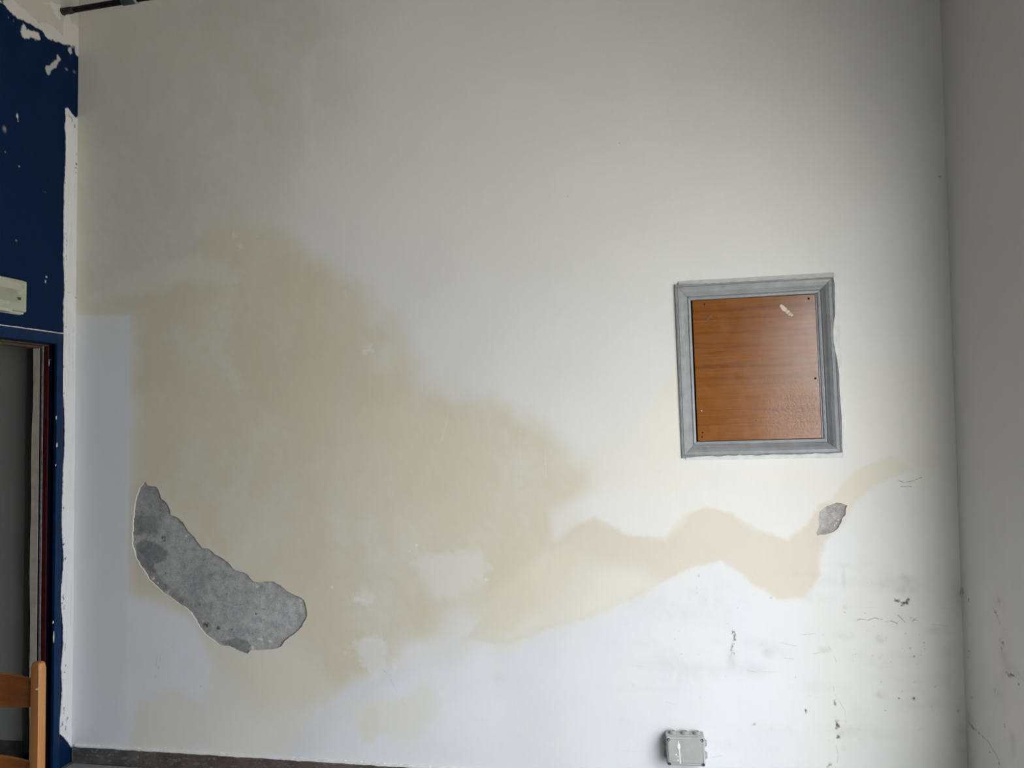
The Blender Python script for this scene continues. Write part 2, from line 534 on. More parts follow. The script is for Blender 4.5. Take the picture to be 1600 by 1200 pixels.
# pale chips and drips
for (x, y), rx, ry in [((0.8815,2.6258),5,4),((0.9091,2.573),4,7),((1.0013,2.6166),1.5,1.5),((1.0081,2.5042),2,3),((1.5821,2.0339),9,8),((1.4605,2.3113),2,7),((1.5175,0.8511),9,6),((1.5652,0.8282),6,5),((1.3859,0.9026),5,2),((1.8069,1.1067),2,2),((1.7722,1.0762),2,2),((1.7938,1.0375),4,3),((1.6959,0.5329),4,10),((2.1407,0.9549),4,2),((1.0939,0.4026),2,2),((0.7592,0.4127),2,3),((1.4521,0.5926),2,2)]:
    pb.spots.append((x, y, rx * .0045, ry * .0045, .75, (.81, .80, .765)))
for pts in [[(2.3066,1.6451),(2.3076,1.5027),(2.3115,1.3491)],[(2.4248,1.5465),(2.4258,1.42)],[(2.5131,1.8849),(2.5055,1.7816)],[(2.3353,1.9782),(2.3306,1.8589)],[(1.9652,1.7148),(1.9329,1.5944)],[(1.631,0.7068),(1.6366,0.5993),(1.661,0.4808)]]:
    pb.lines.append((pts, .003, .5, (.80, .79, .73)))
# hairline cracks and scratches
for pts in [[(3.9489,1.4122),(3.9693,1.404),(4.0002,1.4095),(4.0417,1.4259)],[(4.0054,1.4123),(4.0255,1.3987)],[(3.9585,1.3876),(3.9995,1.3877)],[(3.7522,0.8114),(3.7785,0.8203),(3.8069,0.8157),(3.8331,0.8273),(3.8638,0.8201)],[(3.879,0.8124),(3.8997,0.8157),(3.925,0.8056)],[(3.9286,0.8409),(3.9559,0.812)],[(3.9719,0.834),(4.007,0.8189)],[(4.0023,0.8322),(3.9866,0.8183)]]:
    pb.lines.append((pts, .0022, .85, (.22, .21, .19)))
for pts in [[(3.6444,0.6988),(3.6765,0.6291)],[(3.5776,0.6636),(3.6254,0.6763)],[(3.658,0.5305),(3.66,0.5088)],[(3.6614,0.2787),(3.6706,0.2387),(3.6645,0.206)],[(3.1438,0.2005),(3.1849,0.2084)],[(3.6649,0.4954),(3.7021,0.4294),(3.705,0.3485)],[(4.0598,0.807),(4.1226,0.8009)],[(3.4458,0.7085),(3.5121,0.6942)],[(3.5215,0.744),(3.5906,0.7517)],[(3.4575,0.6428),(3.4974,0.6388)],[(3.8645,0.674),(3.8433,0.6517)],[(3.995,0.3634),(4.023,0.3702)],[(0.4697,0.551),(0.4631,0.4942)],[(0.4906,0.558),(0.4838,0.5264)],[(0.477,0.4885),(0.4565,0.4312)],[(0.5111,0.6215),(0.5251,0.6031)],[(3.3026,0.5844),(3.3349,0.5774)]]:
    pb.lines.append((pts, .0022, .5, (.40, .39, .36)))
pb.lines.append(([(1.6361,0.5246),(1.6735,0.4813),(1.6859,0.4581),(1.7106,0.4086),(1.7292,0.3887),(1.7538,0.3425)], .0022, .28, (.45, .44, .40)))
# damp mould and dirt
for (x, y), rx, ry, st in [((3.928,0.903),5,4,0.9),((3.9534,0.8956),7,5,1),((3.9742,0.9096),5,4,0.9),((3.9453,0.8819),4,3,0.9),((3.244,0.7462),4,4,0.9),((3.2489,0.7213),3,6,0.7),((3.2397,0.6792),4,7,0.75),((3.2418,0.6543),5,4,0.7),((3.6692,0.371),4,8,1),((3.6703,0.317),3,4,0.95),((3.5419,0.4191),1.8,4,0.9),((3.3266,0.351),3,3,0.5),((3.9836,0.5604),2,2,0.8),((3.9814,0.4935),3,3,0.9),((3.9203,0.4907),2,2,0.7),((4.0689,0.5427),4,2,0.6),((3.9729,0.7048),3,1.5,0.7),((3.987,0.6704),2,2,0.8),((4.027,0.7309),2,2,0.6),((4.0312,0.7042),2,2,0.6),((3.9569,0.7635),2,2,0.5),((3.9422,0.7011),2,2,0.5),((3.6614,0.4654),3,3,0.7),((3.6637,0.452),2,2,0.7),((4.1811,1.5778),2,3,0.6),((4.1534,0.4509),3,4,0.7),((4.1553,2.7198),1.6,2,0.8),((3.6302,0.1905),5,5,0.8),((3.2189,0.2627),2,2,0.5),((3.865,0.4372),2,1.5,0.5),((3.1037,0.9893),2,3,0.35),((3.0915,0.9382),2,2,0.35),((3.0961,0.6462),2,2,0.35),((3.0211,0.6435),2,2,0.35),((3.3351,0.9103),2,3,0.3),((3.4105,0.9011),3,2,0.3),((3.5007,0.5621),2,2,0.4),((0.7014,0.401),1.5,1.5,0.6),((4.18,0.9442),3,9,0.7),((2.7878,2.9645),1.5,1.5,0.5),((2.5474,2.7279),1.5,1.5,0.5),((2.3884,2.5317),1.5,3,0.35)]:
    pb.spots.append((x, y, rx * .0032, ry * .0032, st, MOULD))
for (x, y), rx, ry, st in [((3.963,0.958),16,14,0.3),((3.9564,0.993),8,8,0.3),((3.2359,0.6346),9,14,0.35),((3.6257,0.6872),9,6,0.45),((3.391,0.6624),8,8,0.4),((3.4236,0.6801),5,5,0.35),((3.7112,0.7447),14,7,0.3),((3.856,0.7332),9,6,0.35),((3.8439,0.5034),10,7,0.45),((3.7131,0.9934),3,18,0.25),((3.7146,0.8649),4,4,0.35),((3.3217,0.5907),30,14,0.18),((3.0058,0.5783),50,34,0.16),((3.3646,0.6836),40,16,0.16),((3.6813,0.3392),6,10,0.35),((3.6949,0.267),4,5,0.3),((4.0111,0.4708),60,10,0.15),((3.6263,0.5209),40,10,0.12),((3.1786,0.8785),60,40,0.1),((4.0716,0.7806),14,6,0.25),((4.1242,0.8491),30,120,0.1),((4.1623,0.3457),12,50,0.35),((4.1711,0.9039),8,30,0.3),((1.9522,0.434),30,20,0.05),((2.1953,0.5028),10,10,0.12),((2.8075,0.4998),4,4,0.2),((4.1171,0.6352),24,60,0.12),((3.7258,0.3496),40,50,0.1)]:
    pb.spots.append((x, y, rx * .0032, ry * .0032, st, SMUT))

rs = random.Random(21)
for (a0, a1, b0, b1, n_, st) in ((2.75, 4.15, .25, 1.05, 150, .5), (3.6, 4.17, .3, 1.0, 70, .75), (3.0, 3.4, .75, 1.05, 25, .4), (.2, 1.2, .15, .9, 20, .3)):
    for _ in range(n_):
        e_ = rs.uniform(.0012, .0032)
        pb.spots.append((rs.uniform(a0, a1), rs.uniform(b0, b1), e_ * rs.uniform(.8, 2.2), e_ * rs.uniform(.6, 1.2), st * rs.uniform(.3, 1), (.25, .235, .21)))
for _ in range(26):
    pb.spots.append((rs.uniform(2.7, 4.15), rs.uniform(.2, 1.05), rs.uniform(.05, .2), rs.uniform(.012, .05), rs.uniform(.05, .14), SMUT))
for _ in range(16):
    x_, y_ = rs.uniform(2.6, 4.1), rs.uniform(.2, .9)
    pb.lines.append(([(x_, y_), (x_ + rs.uniform(.03, .12), y_ + rs.uniform(-.012, .012))], .002, rs.uniform(.1, .3), SMUT))
PATCH = [(0.398,1.4108),(0.41,1.386),(0.4601,1.3795),(0.4738,1.3572),(0.4876,1.3161),(0.5148,1.2997),(0.533,1.2711),(0.5377,1.2383),(0.5737,1.2263),(0.6052,1.202),(0.6322,1.1615),(0.668,1.1333),(0.6903,1.097),(0.7126,1.0787),(0.748,1.0759),(0.7745,1.0496),(0.8098,1.034),(0.8537,1.0065),(0.8799,0.9748),(0.9148,0.9658),(0.9496,0.9561),(0.9713,0.9285),(0.9929,0.9169),(1.036,0.9219),(1.0876,0.923),(1.1218,0.9038),(1.1559,0.8768),(1.1983,0.858),(1.2407,0.8393),(1.2557,0.8002),(1.2573,0.7609),(1.2319,0.7089),(1.198,0.6763),(1.147,0.6431),(1.1299,0.6149),(1.0872,0.5976),(1.0101,0.5909),(0.967,0.5894),(0.9498,0.5689),(0.8978,0.5829),(0.8543,0.6014),(0.8106,0.6038),(0.7755,0.6267),(0.7359,0.6479),(0.7049,0.6807),(0.6782,0.7242),(0.6515,0.7598),(0.6158,0.7871),(0.589,0.7986),(0.5441,0.8299),(0.5081,0.8494),(0.4538,0.8914),(0.4174,0.9209),(0.4082,0.9453),(0.3715,0.9898),(0.3484,1.0264),(0.3437,1.0551),(0.3297,1.0879),(0.3293,1.1457),(0.3317,1.2036),(0.3377,1.2616),(0.3465,1.3196),(0.369,1.3735)]
CHIP = [(3.6908,1.3166),(3.7144,1.3134),(3.7358,1.3044),(3.7295,1.2919),(3.7287,1.263),(3.7125,1.2484),(3.7101,1.2318),(3.6996,1.2111),(3.6834,1.1943),(3.6633,1.1838),(3.6394,1.1793),(3.6195,1.1791),(3.6114,1.1728),(3.6058,1.1872),(3.6173,1.2123),(3.6183,1.2497),(3.6222,1.2746),(3.6345,1.2893),(3.6547,1.3018),(3.6747,1.3082)]
PATCH = ragged(PATCH, .010, .0022, 3)
CHIP = ragged(CHIP, .008, .0012, 5)
HC = Vector((3.3745, 1.9098))          # hatch centre on the wall
HA = 0.0185                            # it hangs slightly out of level
HW, HH = .344, .392                    # half width and height of its frame
def hatch(a, b):
    return (HC.x + a * math.cos(HA) - b * math.sin(HA), HC.y + a * math.sin(HA) + b * math.cos(HA))
HOLE = [hatch(a, b) for a, b in ((-HW, -HH), (HW, -HH), (HW, HH), (-HW, HH))]

def back_relief(V):
    r = fbm(V, 1.3, 3) * .003 + fbm(V, 7, 3) * .0008
    # plaster is swollen a little around the broken places
    for poly in (PATCH, CHIP):
        k = np.where(((V > np.min(poly, 0) - .1) & (V < np.max(poly, 0) + .1)).all(1))[0]
        if len(k):
            r[k] += .0015 * np.exp(-abs(sdf(V[k], poly)) / .02)
    e = np.minimum(V[:, 0], W - V[:, 0])
    r *= np.clip(e / .1, 0, 1)
    # shallow overlap lines where later coats of filler end
    r += .0005 * np.clip((V[:, 0] - 0.3093) / -.02, 0, 1) * (V[:, 1] < 2.2537) * np.clip(e / .05, 0, 1)
    return r

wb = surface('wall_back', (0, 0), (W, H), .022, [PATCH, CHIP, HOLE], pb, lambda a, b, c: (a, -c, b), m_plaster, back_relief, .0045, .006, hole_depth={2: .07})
structure(wb, 'long stained white wall with cream damp bands and broken plaster', 'wall')
box('masonry', (-.35, .07, -.1), (W + .42, .35, H + .1), m_masonry, wb)

# grey cement laid bare where the plaster fell off
m_cement = newmat('bare_cement', (.4, .4, .39), .85, .2)
at = N(m_cement, 'ShaderNodeAttribute', attribute_name='paint')
v = coords(m_cement)
c = mixcol(m_cement, 1.0, at.outputs['Color'], ramp(m_cement, noise(m_cement, v, 26, 8, .7), [(.25, grey(.55)), (.5, grey(.95)), (.75, grey(1.25))]), 'MULTIPLY')
c = mixcol(m_cement, 1.0, c, ramp(m_cement, noise(m_cement, v, 150, 4, .7), [(.3, grey(.75)), (.7, grey(1.15))]), 'MULTIPLY')
L(m_cement, c, bsdf(m_cement).inputs['Base Color'])
nb = bump(m_cement, noise(m_cement, v, 40, 6, .65), .35, .004)
L(m_cement, bump(m_cement, noise(m_cement, v, 220, 3, .6), .3, .001, nb), bsdf(m_cement).inputs['Normal'])

def cement(poly, pt, name):
    lo, hi = np.min(poly, 0) - .012, np.max(poly, 0) + .012
    o = surface(name, lo, hi, .006, [], pt, lambda a, b, c: (a, .0055 - c, b), m_cement, lambda V: fbm(V, 14, 4) * .0016, .004, parent=wb)
    o['label'] = 'rough grey cement showing where plaster fell off'
    return o
pc = Paint((.42, .42, .415))
def cl(poly, rgb, soft, op=.9):
    pc.layers.append((poly, rgb, soft, .008, op, .006))
cl([(0.3019,1.4451),(0.4788,1.4449),(0.5218,1.2537),(0.4735,1.1325),(0.3217,1.1562)], (.34,.34,.34), .02)
cl([(0.3212,1.2363),(0.4554,1.2341),(0.4664,1.1451),(0.3325,1.1371)], (.25,.25,.25), .006)
cl([(0.3399,1.0925),(0.3927,1.1187),(0.4456,1.1003),(0.5228,1.057),(0.5091,1.0156),(0.4463,0.9923),(0.4186,0.9188),(0.3619,0.9812)], (.215,.215,.22), .008)
cl([(0.3619,0.9812),(0.4287,0.992),(0.4817,0.9201),(0.6555,0.7889),(0.6419,0.7572),(0.5239,0.8421),(0.4046,0.9185)], (.26,.26,.26), .012)
cl([(0.6032,0.9384),(0.6892,0.9873),(0.7579,0.9416),(0.6897,0.8462),(0.7586,0.6609),(0.6902,0.6743),(0.628,0.7819)], (.31,.31,.31), .03)
cl([(0.8096,0.6222),(0.8872,0.6433),(0.9477,0.6268),(0.9811,0.591),(0.9477,0.5621),(0.8604,0.5837)], (.24,.24,.24), .008)
cl([(0.9945,0.8535),(1.2261,0.8286),(1.2587,0.7531),(1.1601,0.6432),(0.9945,0.6069),(0.9275,0.7281)], (.48,.48,.475), .04)
for (x, y), rx, ry, st in [((0.4946,1.12),4,5,0.95),((0.7312,0.7005),6,3,0.9),((0.7959,0.6838),3,4,0.9),((0.9911,0.7639),2,2,0.8),((0.5094,0.9492),1.5,1.5,0.7),((0.69,0.7617),2,2,0.6),((0.8636,0.6797),2,3,0.6),((0.5927,0.9697),2,4,0.6),((1.0112,0.8447),2,1.5,0.5),((1.0312,0.7866),3,1,0.6)]:
    pc.spots.append((x, y, rx * .0045, ry * .0042, st, (.05, .05, .05)))
for (x, y), rx, ry in [((0.4432,0.9193),4,5),((0.5238,0.8516),4,5),((1.0078,0.9157),5,2),((1.0678,0.9047),2,4),((0.9945,0.8907),5,2),((1.0211,0.6385),5,3),((1.0676,0.634),3,3),((0.9678,0.5967),6,3),((1.1671,0.8577),3,3),((1.2261,0.8286),4,6),((1.0111,0.6198),4,2),((0.4678,0.8977),3,2),((0.6197,1.1342),2,2)]:
    pc.spots.append((x, y, rx * .0042, ry * .0042, .9, (.70, .69, .66)))
pc.lines.append(([(0.8736,0.8009),(0.9106,0.805),(0.9476,0.8122)], .003, .7, (.2, .2, .2)))
rs = random.Random(9)
for _ in range(130):
    x_, y_ = rs.uniform(.28, 1.3), rs.uniform(.55, 1.45)
    l_, a_ = rs.uniform(.008, .05), rs.uniform(-.9, .4)
    pc.lines.append(([(x_, y_), (x_ + l_ * math.cos(a_), y_ + l_ * math.sin(a_))], rs.uniform(.0015, .004), rs.uniform(.15, .5), rs.choice([(.24, .24, .24), (.52, .52, .51), (.30, .30, .30)])))
for _ in range(90):
    e_ = rs.uniform(.0015, .004)
    pc.spots.append((rs.uniform(.28, 1.3), rs.uniform(.55, 1.45), e_ * 1.5, e_, rs.uniform(.4, .9), rs.choice([(.12, .12, .12), (.58, .57, .55)])))
cement(PATCH, pc, 'exposed_cement')
pc2 = Paint((.44, .42, .40))
for (x, y), rx, ry in [((3.6476,1.2845),4,5),((3.6639,1.2984),4,3),((3.6313,1.2678),3,4),((3.6789,1.2709),4,3)]:
    pc2.spots.append((x, y, rx * .0032, ry * .0032, .5, (.6, .58, .56)))
for (x, y), rx, ry in [((3.7018,1.2407),1.5,2.5),((3.6909,1.2268),1.5,2.5),((3.6854,1.2185),1.2,2)]:
    pc2.spots.append((x, y, rx * .0032, ry * .0032, .9, (.78, .77, .75)))
pc2.layers.append(([(3.7051,1.2628),(3.7325,1.3044),(3.7339,1.2603),(3.6713,1.188),(3.6236,1.1819)], (.33,.315,.30), .012, .004, .8, .002))
cement(CHIP, pc2, 'exposed_cement')

# ------------------------------------------------------------------ left wall: blue paint, doorway
m_left = plaster('blue_wall_paint', .08, .3)
bsdf(m_left).inputs['Specular IOR Level'].default_value = .12
plf = Paint(BLUE)
def ll(poly, rgb, soft=.004, amp=.012, op=1.0, fine=.012):
    plf.layers.append((poly, rgb, soft, amp, op, fine))
JY = -.139                 # plane of the door jamb next to the corner
DY0 = -1.03                # other side of the doorway
DZ = 2.10                  # clear height
TB = 3.6601
ll([(-7, TB + .004), (.2, TB + .004), (.2, 5), (-7, 5)], BEIGE, .004, .012, 1, .006)
ll([(-0.4942,3.6516),(-0.4511,3.6932),(-0.3677,3.6766),(-0.2642,3.6579),(-0.2066,3.6872),(-0.116,3.677),(-0.1039,3.7629),(-0.0777,3.8099),(-0.0501,3.7738),(0.0055,3.768),(0.0067,3.6695),(-0.0484,3.6465),(-0.1154,3.6342),(-0.1887,3.6183),(-0.2223,3.6147),(-0.2475,3.6344),(-0.3319,3.6265),(-0.4276,3.6173),(-0.4795,3.6355)], (.62,.59,.55), .004, .01)
ll([(-0.7047,3.6648),(-0.5718,3.6537),(-0.4942,3.6516),(-0.4723,3.6393),(-0.5188,3.6264),(-0.6057,3.6378),(-0.7043,3.6396)], (.62,.59,.55), .004, .01)
ll([(-0.2412,3.7757),(-0.1915,3.8155),(-0.1225,3.8263),(-0.1301,3.7428),(-0.1562,3.7425),(-0.1909,3.7767)], (.66,.64,.60), .004, .02, .8)
ll([(-0.378,3.5906),(-0.3628,3.6076),(-0.3431,3.5896),(-0.3117,3.599),(-0.2716,3.6064),(-0.2631,3.5851),(-0.2953,3.5693),(-0.3191,3.567),(-0.3501,3.5393),(-0.3695,3.5391),(-0.3813,3.558)], (.60,.58,.55), .004, .012)
ll([(-0.2159,3.4535),(-0.1785,3.4931),(-0.1533,3.534),(-0.1406,3.553),(-0.1274,3.546),(-0.1444,3.5119),(-0.1699,3.4872),(-0.199,3.4482),(-0.2072,3.4316)], (.42,.42,.42), .003, .012)
ll([(-0.0709,3.6324),(-0.053,3.6476),(-0.0434,3.6118),(-0.0567,3.5854),(-0.0706,3.6124)], (.55,.55,.55), .003, .012)
ll([(-0.0258,3.6675),(0.0159,3.6875),(0.0075,3.6084),(-0.016,3.6247)], (.60,.58,.56), .003, .01)
ll([(-0.0889,3.3048),(-0.0712,3.3184),(-0.0439,3.3025),(-0.0162,3.2864),(0.0205,3.3209),(0.0292,1.9051),(0.0143,0.9232),(-0.0016,0.0725),(-0.0241,0.1041),(-0.0552,0.142),(-0.09,0.1749),(-0.0825,0.2528),(-0.0756,0.3752),(-0.0816,0.5025),(-0.0702,0.6089),(-0.076,0.7208),(-0.0861,0.8337),(-0.0833,0.9435),(-0.0759,1.037),(-0.082,1.165),(-0.0815,1.4517),(-0.0745,1.5793),(-0.0771,1.7722),(-0.0871,1.8622),(-0.0928,1.965),(-0.0867,2.1592),(-0.0933,2.3204),(-0.0852,2.3703),(-0.092,2.5482),(-0.0937,2.6783),(-0.0924,2.9079),(-0.0869,3.1567),(-0.092,3.2043)], (.70,.70,.705), .003, .004, 1, .003)
ll([(-0.0896,2.3696),(0.005,2.3512),(0.0019,2.2346),(-0.0887,2.3048)], (.75,.75,.74), .004, .006, .5, .004)
for (x, y), rx, ry, st in [((-0.394,3.1502),2,4,0.95),((-0.3901,3.1365),1.5,4,0.9),((-0.2053,2.4209),2,3,0.95),((-0.2091,2.3981),1,3,0.8),((-0.4613,2.9538),2,2,0.5),((-0.3791,2.9146),1.5,1.5,0.4),((-0.3924,2.5595),1.5,2,0.4),((-0.4234,3.589),1,2,0.6),((-0.4532,3.5919),1,2,0.4),((-0.1284,1.7307),2,4,0.95),((-0.1223,1.5973),2,4,0.95),((-0.1294,1.4964),1.5,2,0.6),((-0.1357,0.7304),2,3,0.9),((-0.1305,0.6576),2,9,0.7),((-0.4666,3.0594),3,5,0.3),((-0.0828,3.5133),3,2,0.4),((-0.0285,3.5241),3,3,0.4),((-0.2195,2.8386),3,1,0.15),((-0.3896,2.1369),1,1,0.8)]:
    plf.spots.append((x, y, rx * .0042, ry * .0034, st, (.72, .72, .70)))
for (x, y), rx, ry, st in [((-0.0085,3.0467),3,6,0.9),((-0.0129,3.0252),2,3,0.9),((-0.0092,3.097),1,2,0.8),((-0.0125,2.9985),1,2,0.8),((-0.0067,2.903),1.5,3,0.7),((-0.0063,3.2328),1,2,0.7),((-0.0434,3.2625),3,6,0.75),((-0.0249,3.2427),2,8,0.7),((-0.0617,3.2822),2,4,0.6),((-0.0628,1.0282),2,5,0.8),((-0.0732,0.8306),2,6,0.7),((-0.0682,0.7819),2,6,0.7),((-0.0612,0.5842),2,9,0.7),((-0.0556,0.4942),1.5,2,0.8),((-0.0595,0.4639),1.5,2,0.8),((-0.0677,0.4289),2,3,0.7),((-0.0613,0.276),2,10,0.75),((-0.0389,0.2266),3,8,0.7),((-0.0692,0.2165),2,6,0.7),((-0.0514,0.1781),2,6,0.6),((-0.0041,2.3499),2,2,0.6),((-0.0586,2.3679),5,1,0.6)]:
    plf.spots.append((x, y, rx * .0042, ry * .0034, st, (.03, .06, .12)))
rs = random.Random(5)
for _ in range(60):
    z_ = rs.uniform(.15, 3.1)
    y_ = rs.uniform(-.075, -.006)
    plf.lines.append(([(y_, z_), (y_ + rs.uniform(-.004, .004), z_ + rs.uniform(.03, .22))], rs.uniform(.002, .006), rs.uniform(.15, .5), rs.choice([(.50, .50, .52), (.80, .80, .80), (.58, .57, .56)])))
for _ in range(70):
    z_ = rs.uniform(.1, 1.3) if rs.random() < .6 else rs.uniform(1.3, 3.1)
    plf.spots.append((-.086 + rs.uniform(-.006, .014), z_, rs.uniform(.002, .006), rs.uniform(.004, .016), rs.uniform(.4, .9), (.02, .05, .11)))
LBAND = [(-0.0929,3.2701),(0.0022,3.2901),(0.0028,2.1684),(0.0027,1.1198),(-0.0023,0.1267),(-0.0774,0.1885),(-0.0833,0.9435),(-0.0815,1.7722),(-0.0933,2.3204),(-0.0924,2.9079)]
def left_relief(V):
    r = fbm(V, 2, 3) * .002 + fbm(V, 30, 3) * .0006
    k = np.where(V[:, 0] > -.2)[0]
    if len(k):
        d = sdf(V[k], LBAND) + fbm(V[k], 20, 3) * .006
        r[k] += .004 * sstep(.5 - d / .012)
    return r * np.clip(-V[:, 0] / .02, 0, 1)
DOOR_HOLE = [(DY0, -.001), (JY, -.001), (JY, DZ), (DY0, DZ)]
# fine part near the corner, plain part towards the viewer
wl = surface('wall_left', (-.9, -.0), (0, H), .012, [[(-.899, .0004), (JY, .0004), (JY, DZ), (-.899, DZ)]], plf, lambda a, b, c: (c, a, b), m_left, left_relief, .004, .02)
structure(wl, 'dark blue painted wall with ragged white plaster strip along the corner', 'wall')
pl2 = Paint(BLUE)
pl2.layers.append(([(-9, TB), (.2, TB), (.2, 5), (-9, 5)], BEIGE, .01, .02, 1, .01))
surface('painted_plaster', (-DEPTH, 0), (-.9, H), .05, [[(DY0, .0004), (-.9005, .0004), (-.9005, DZ), (DY0, DZ)]], pl2, lambda a, b, c: (c, a, b), m_left, None, .02, parent=wl)
XB = -.122                 # back face of the partition
box('masonry', (XB, JY + .014, -.1), (-.012, .35, H + .1), m_masonry, wl)
box('masonry', (XB, DY0 - .014, DZ + .014), (-.012, JY + .014, H + .1), m_masonry, wl)
box('masonry', (XB, -DEPTH - .3, -.1), (-.012, DY0 - .014, H + .1), m_masonry, wl)

# door frame: blue casing, rebate in blue darkened to carry its shadow, red edge, steel strip, cream plaster end
m_blue = speckled('blue_gloss_paint', (.001, .017, .062), .3, 14, .4, .25, .1)
m_blue_shade = speckled('shaded_blue_paint', (.001, .003, .018), .25, 14, .5, .2, .1)  # casing blue made near black: the reveal's shade is in the colour
m_red = speckled('red_lead_paint', (.055, .006, .004), .45, 22, .45, .5, .15)
m_steel = speckled('dull_steel', (.30, .31, .33), .3, 40, .4, .5, .1, .5)
m_cream = speckled('cream_plaster_edge', (.40, .37, .315), .12, 20, .8, .3, .4)
m_brown = speckled('old_brown_wood', (.075, .05, .036), .3, 20, .6, .4, .2)
m_dark = newmat('dark_gap', (.02, .02, .02), .9, .2)
m_chalk = speckled('pinkish_filler', (.66, .58, .54), .15, 40, .8, .2, .3)
door = empty('door_1', (0, (DY0 + JY) / 2, 0))
structure(door, 'blue painted door casing with red inner edge beside the wall corner', 'door frame')
def dpart(name, lo, hi, mat, bev=.0015, parent=None):
    o = box(name, lo, hi, mat, None, bev)
    o.parent = parent or door
    if parent is None:
        o.matrix_parent_inverse = Matrix.Translation(-door.location)
    return o
cs = dpart('casing_side', (-.004, JY - .001, 0), (.012, -.098, 2.152), m_blue, .003)
dpart('casing_side', (-.004, DY0 - .052, 0), (.012, DY0 + .001, 2.152), m_blue, .003)
ch = dpart('casing_head', (-.004, DY0 + .001, DZ - .001), (.012, JY - .001, 2.152), m_blue, .003)
m_chipp = speckled('white_paint_chip', (.62, .62, .58), .1, 60, .6, .3, .1)
for (y, z, ry, rz) in [(-0.1428,1.7307,0.005,0.013),(-0.1367,1.5978,0.006,0.012),(-0.1438,1.4974,0.003,0.006),(-0.15,0.7345,0.005,0.009),(-0.1448,0.662,0.005,0.028)]:
    pts_ = []
    for k in range(10):
        t = math.pi * .2 * k
        q = random.uniform(.6, 1.15)
        pts_.append((y + ry * q * math.cos(t), z + rz * q * math.sin(t)))
    bm = bmesh.new()
    A = [bm.verts.new((.0118, a, b)) for a, b in pts_]
    B = [bm.verts.new((.0129, y + (a - y) * .8, z + (b - z) * .8)) for a, b in pts_]
    for k in range(10):
        bm.faces.new((A[k], A[(k + 1) % 10], B[(k + 1) % 10], B[k]))
    bm.faces.new(B)
    o = from_bm('paint_chip', bm, m_chipp)
    o.parent = cs
    o.matrix_parent_inverse = Matrix.Identity(4)
# broken filler line on top of the casing
bm = bmesh.new()
rr = random.Random(4)
n = 46
prev = None
for i in range(n + 1):
    y = DY0 - .05 + (JY + .045 - DY0 + .05) * i / n
    t = .0025 + .0025 * rr.random()
    q = [bm.verts.new((.0, y, 2.151)), bm.verts.new((.0125 + t * .3, y, 2.1515)), bm.verts.new((.011, y, 2.1525 + t)), bm.verts.new((.0, y, 2.154 + t))]
    if prev:
        for k in range(4):
            bm.faces.new((prev[k], q[k], q[(k + 1) % 4], prev[(k + 1) % 4]))
    prev = q
fo = from_bm('filler_line', bm, m_chalk)
fo.parent = door
fo.matrix_parent_inverse = Matrix.Translation(-door.location)
fo['label'] = 'pale broken filler line on top of the casing'
for s, y0 in ((1, JY), (-1, DY0)):
    def jp(name, x0, x1, off, th, mat):
        a, b = y0 - s * off, y0 - s * off + s * th
        return dpart(name, (x0, min(a, b), 0), (x1, max(a, b), DZ - .001 - off), mat, .001)
    jp('jamb', -.036, -.0045, .000, .014, m_blue_shade)
    jp('jamb_edge', -.062, -.0362, .004, .018, m_red)
    jp('steel_strip', -.073, -.0622, .006, .020, m_steel)
    jp('seal_gap', -.086, -.0732, .000, .013, m_dark)
    # wavy plaster end of the partition
    bm = bmesh.new()
    prev = None
    for i in range(61):
        z = (DZ - .012) * i / 60
        w1 = .0035 * math.sin(z * 3.1 + s) + .002 * math.sin(z * 11) + rr.uniform(-.0006, .0006)
        q = [bm.verts.new((-.0862, y0 + s * .014, z)), bm.verts.new((-.0862, y0 - s * .004, z)), bm.verts.new((XB + w1, y0 - s * .004, z)), bm.verts.new((XB + w1 - .004, y0 + s * .014, z))]
        if prev:
            for k in range(4):
                bm.faces.new((prev[k], q[k], q[(k + 1) % 4], prev[(k + 1) % 4]))
        prev = q
    o = from_bm('plaster_end', bm, m_cream)
    o.parent = door
    o.matrix_parent_inverse = Matrix.Translation(-door.location)
dpart('head_lining', (-.036, DY0 + .001, DZ - .006), (-.0045, JY - .001, DZ + .012), m_blue_shade, .001)
dpart('head_edge', (-.074, DY0 + .001, DZ - .012), (-.0362, JY - .001, DZ + .012), m_brown, .001)
dpart('head_board', (XB, DY0 + .001, DZ - .022), (-.0742, JY - .001, DZ + .012), m_brown, .001)
m_hook = speckled('pale_metal', (.5, .5, .48), .2, 30, .4, .5, .1, .6)
bm = bmesh.new()
bm_tube(bm, [(-.026, JY - .001, 2.02), (-.026, JY - .012, 2.02), (-.022, JY - .016, 2.012), (-.022, JY - .016, 1.995), (-.026, JY - .012, 1.988)], .0022, 8)
hk = from_bm('hook', bm, m_hook, None, True)
hk.parent = door
hk.matrix_parent_inverse = Matrix.Translation(-door.location)

# ------------------------------------------------------------------ the room beyond the doorway
m_hall = speckled('grey_hall_paint', (.36, .36, .35), .05, 5, .7, .3, .2)
m_slate = newmat('dark_slate', (.06, .06, .065), .45, .4)
v = coords(m_slate)
f1 = noise(m_slate, v, 7, 8, .65)
L(m_slate, ramp(m_slate, f1, [(.3, (.035, .036, .042)), (.55, (.075, .07, .07)), (.8, (.16, .15, .145))]), bsdf(m_slate).inputs['Base Color'])
L(m_slate, bump(m_slate, noise(m_slate, v, 60, 4), .25, .002), bsdf(m_slate).inputs['Normal'])
whb = box('wall_hall_back', (-3.2, .012, -.1), (-.296, .5, 3.1), m_hall)
structure(whb, 'plain grey wall seen through the doorway', 'wall')
box('recess_back', (-.31, .36, -.1), (XB, .5, 3.1), m_hall, whb)
o = structure(box('wall_hall_left', (-3.4, -3.2, -.1), (-3.2, .5, 3.1), m_hall), 'far grey wall of the room beyond the doorway', 'wall')
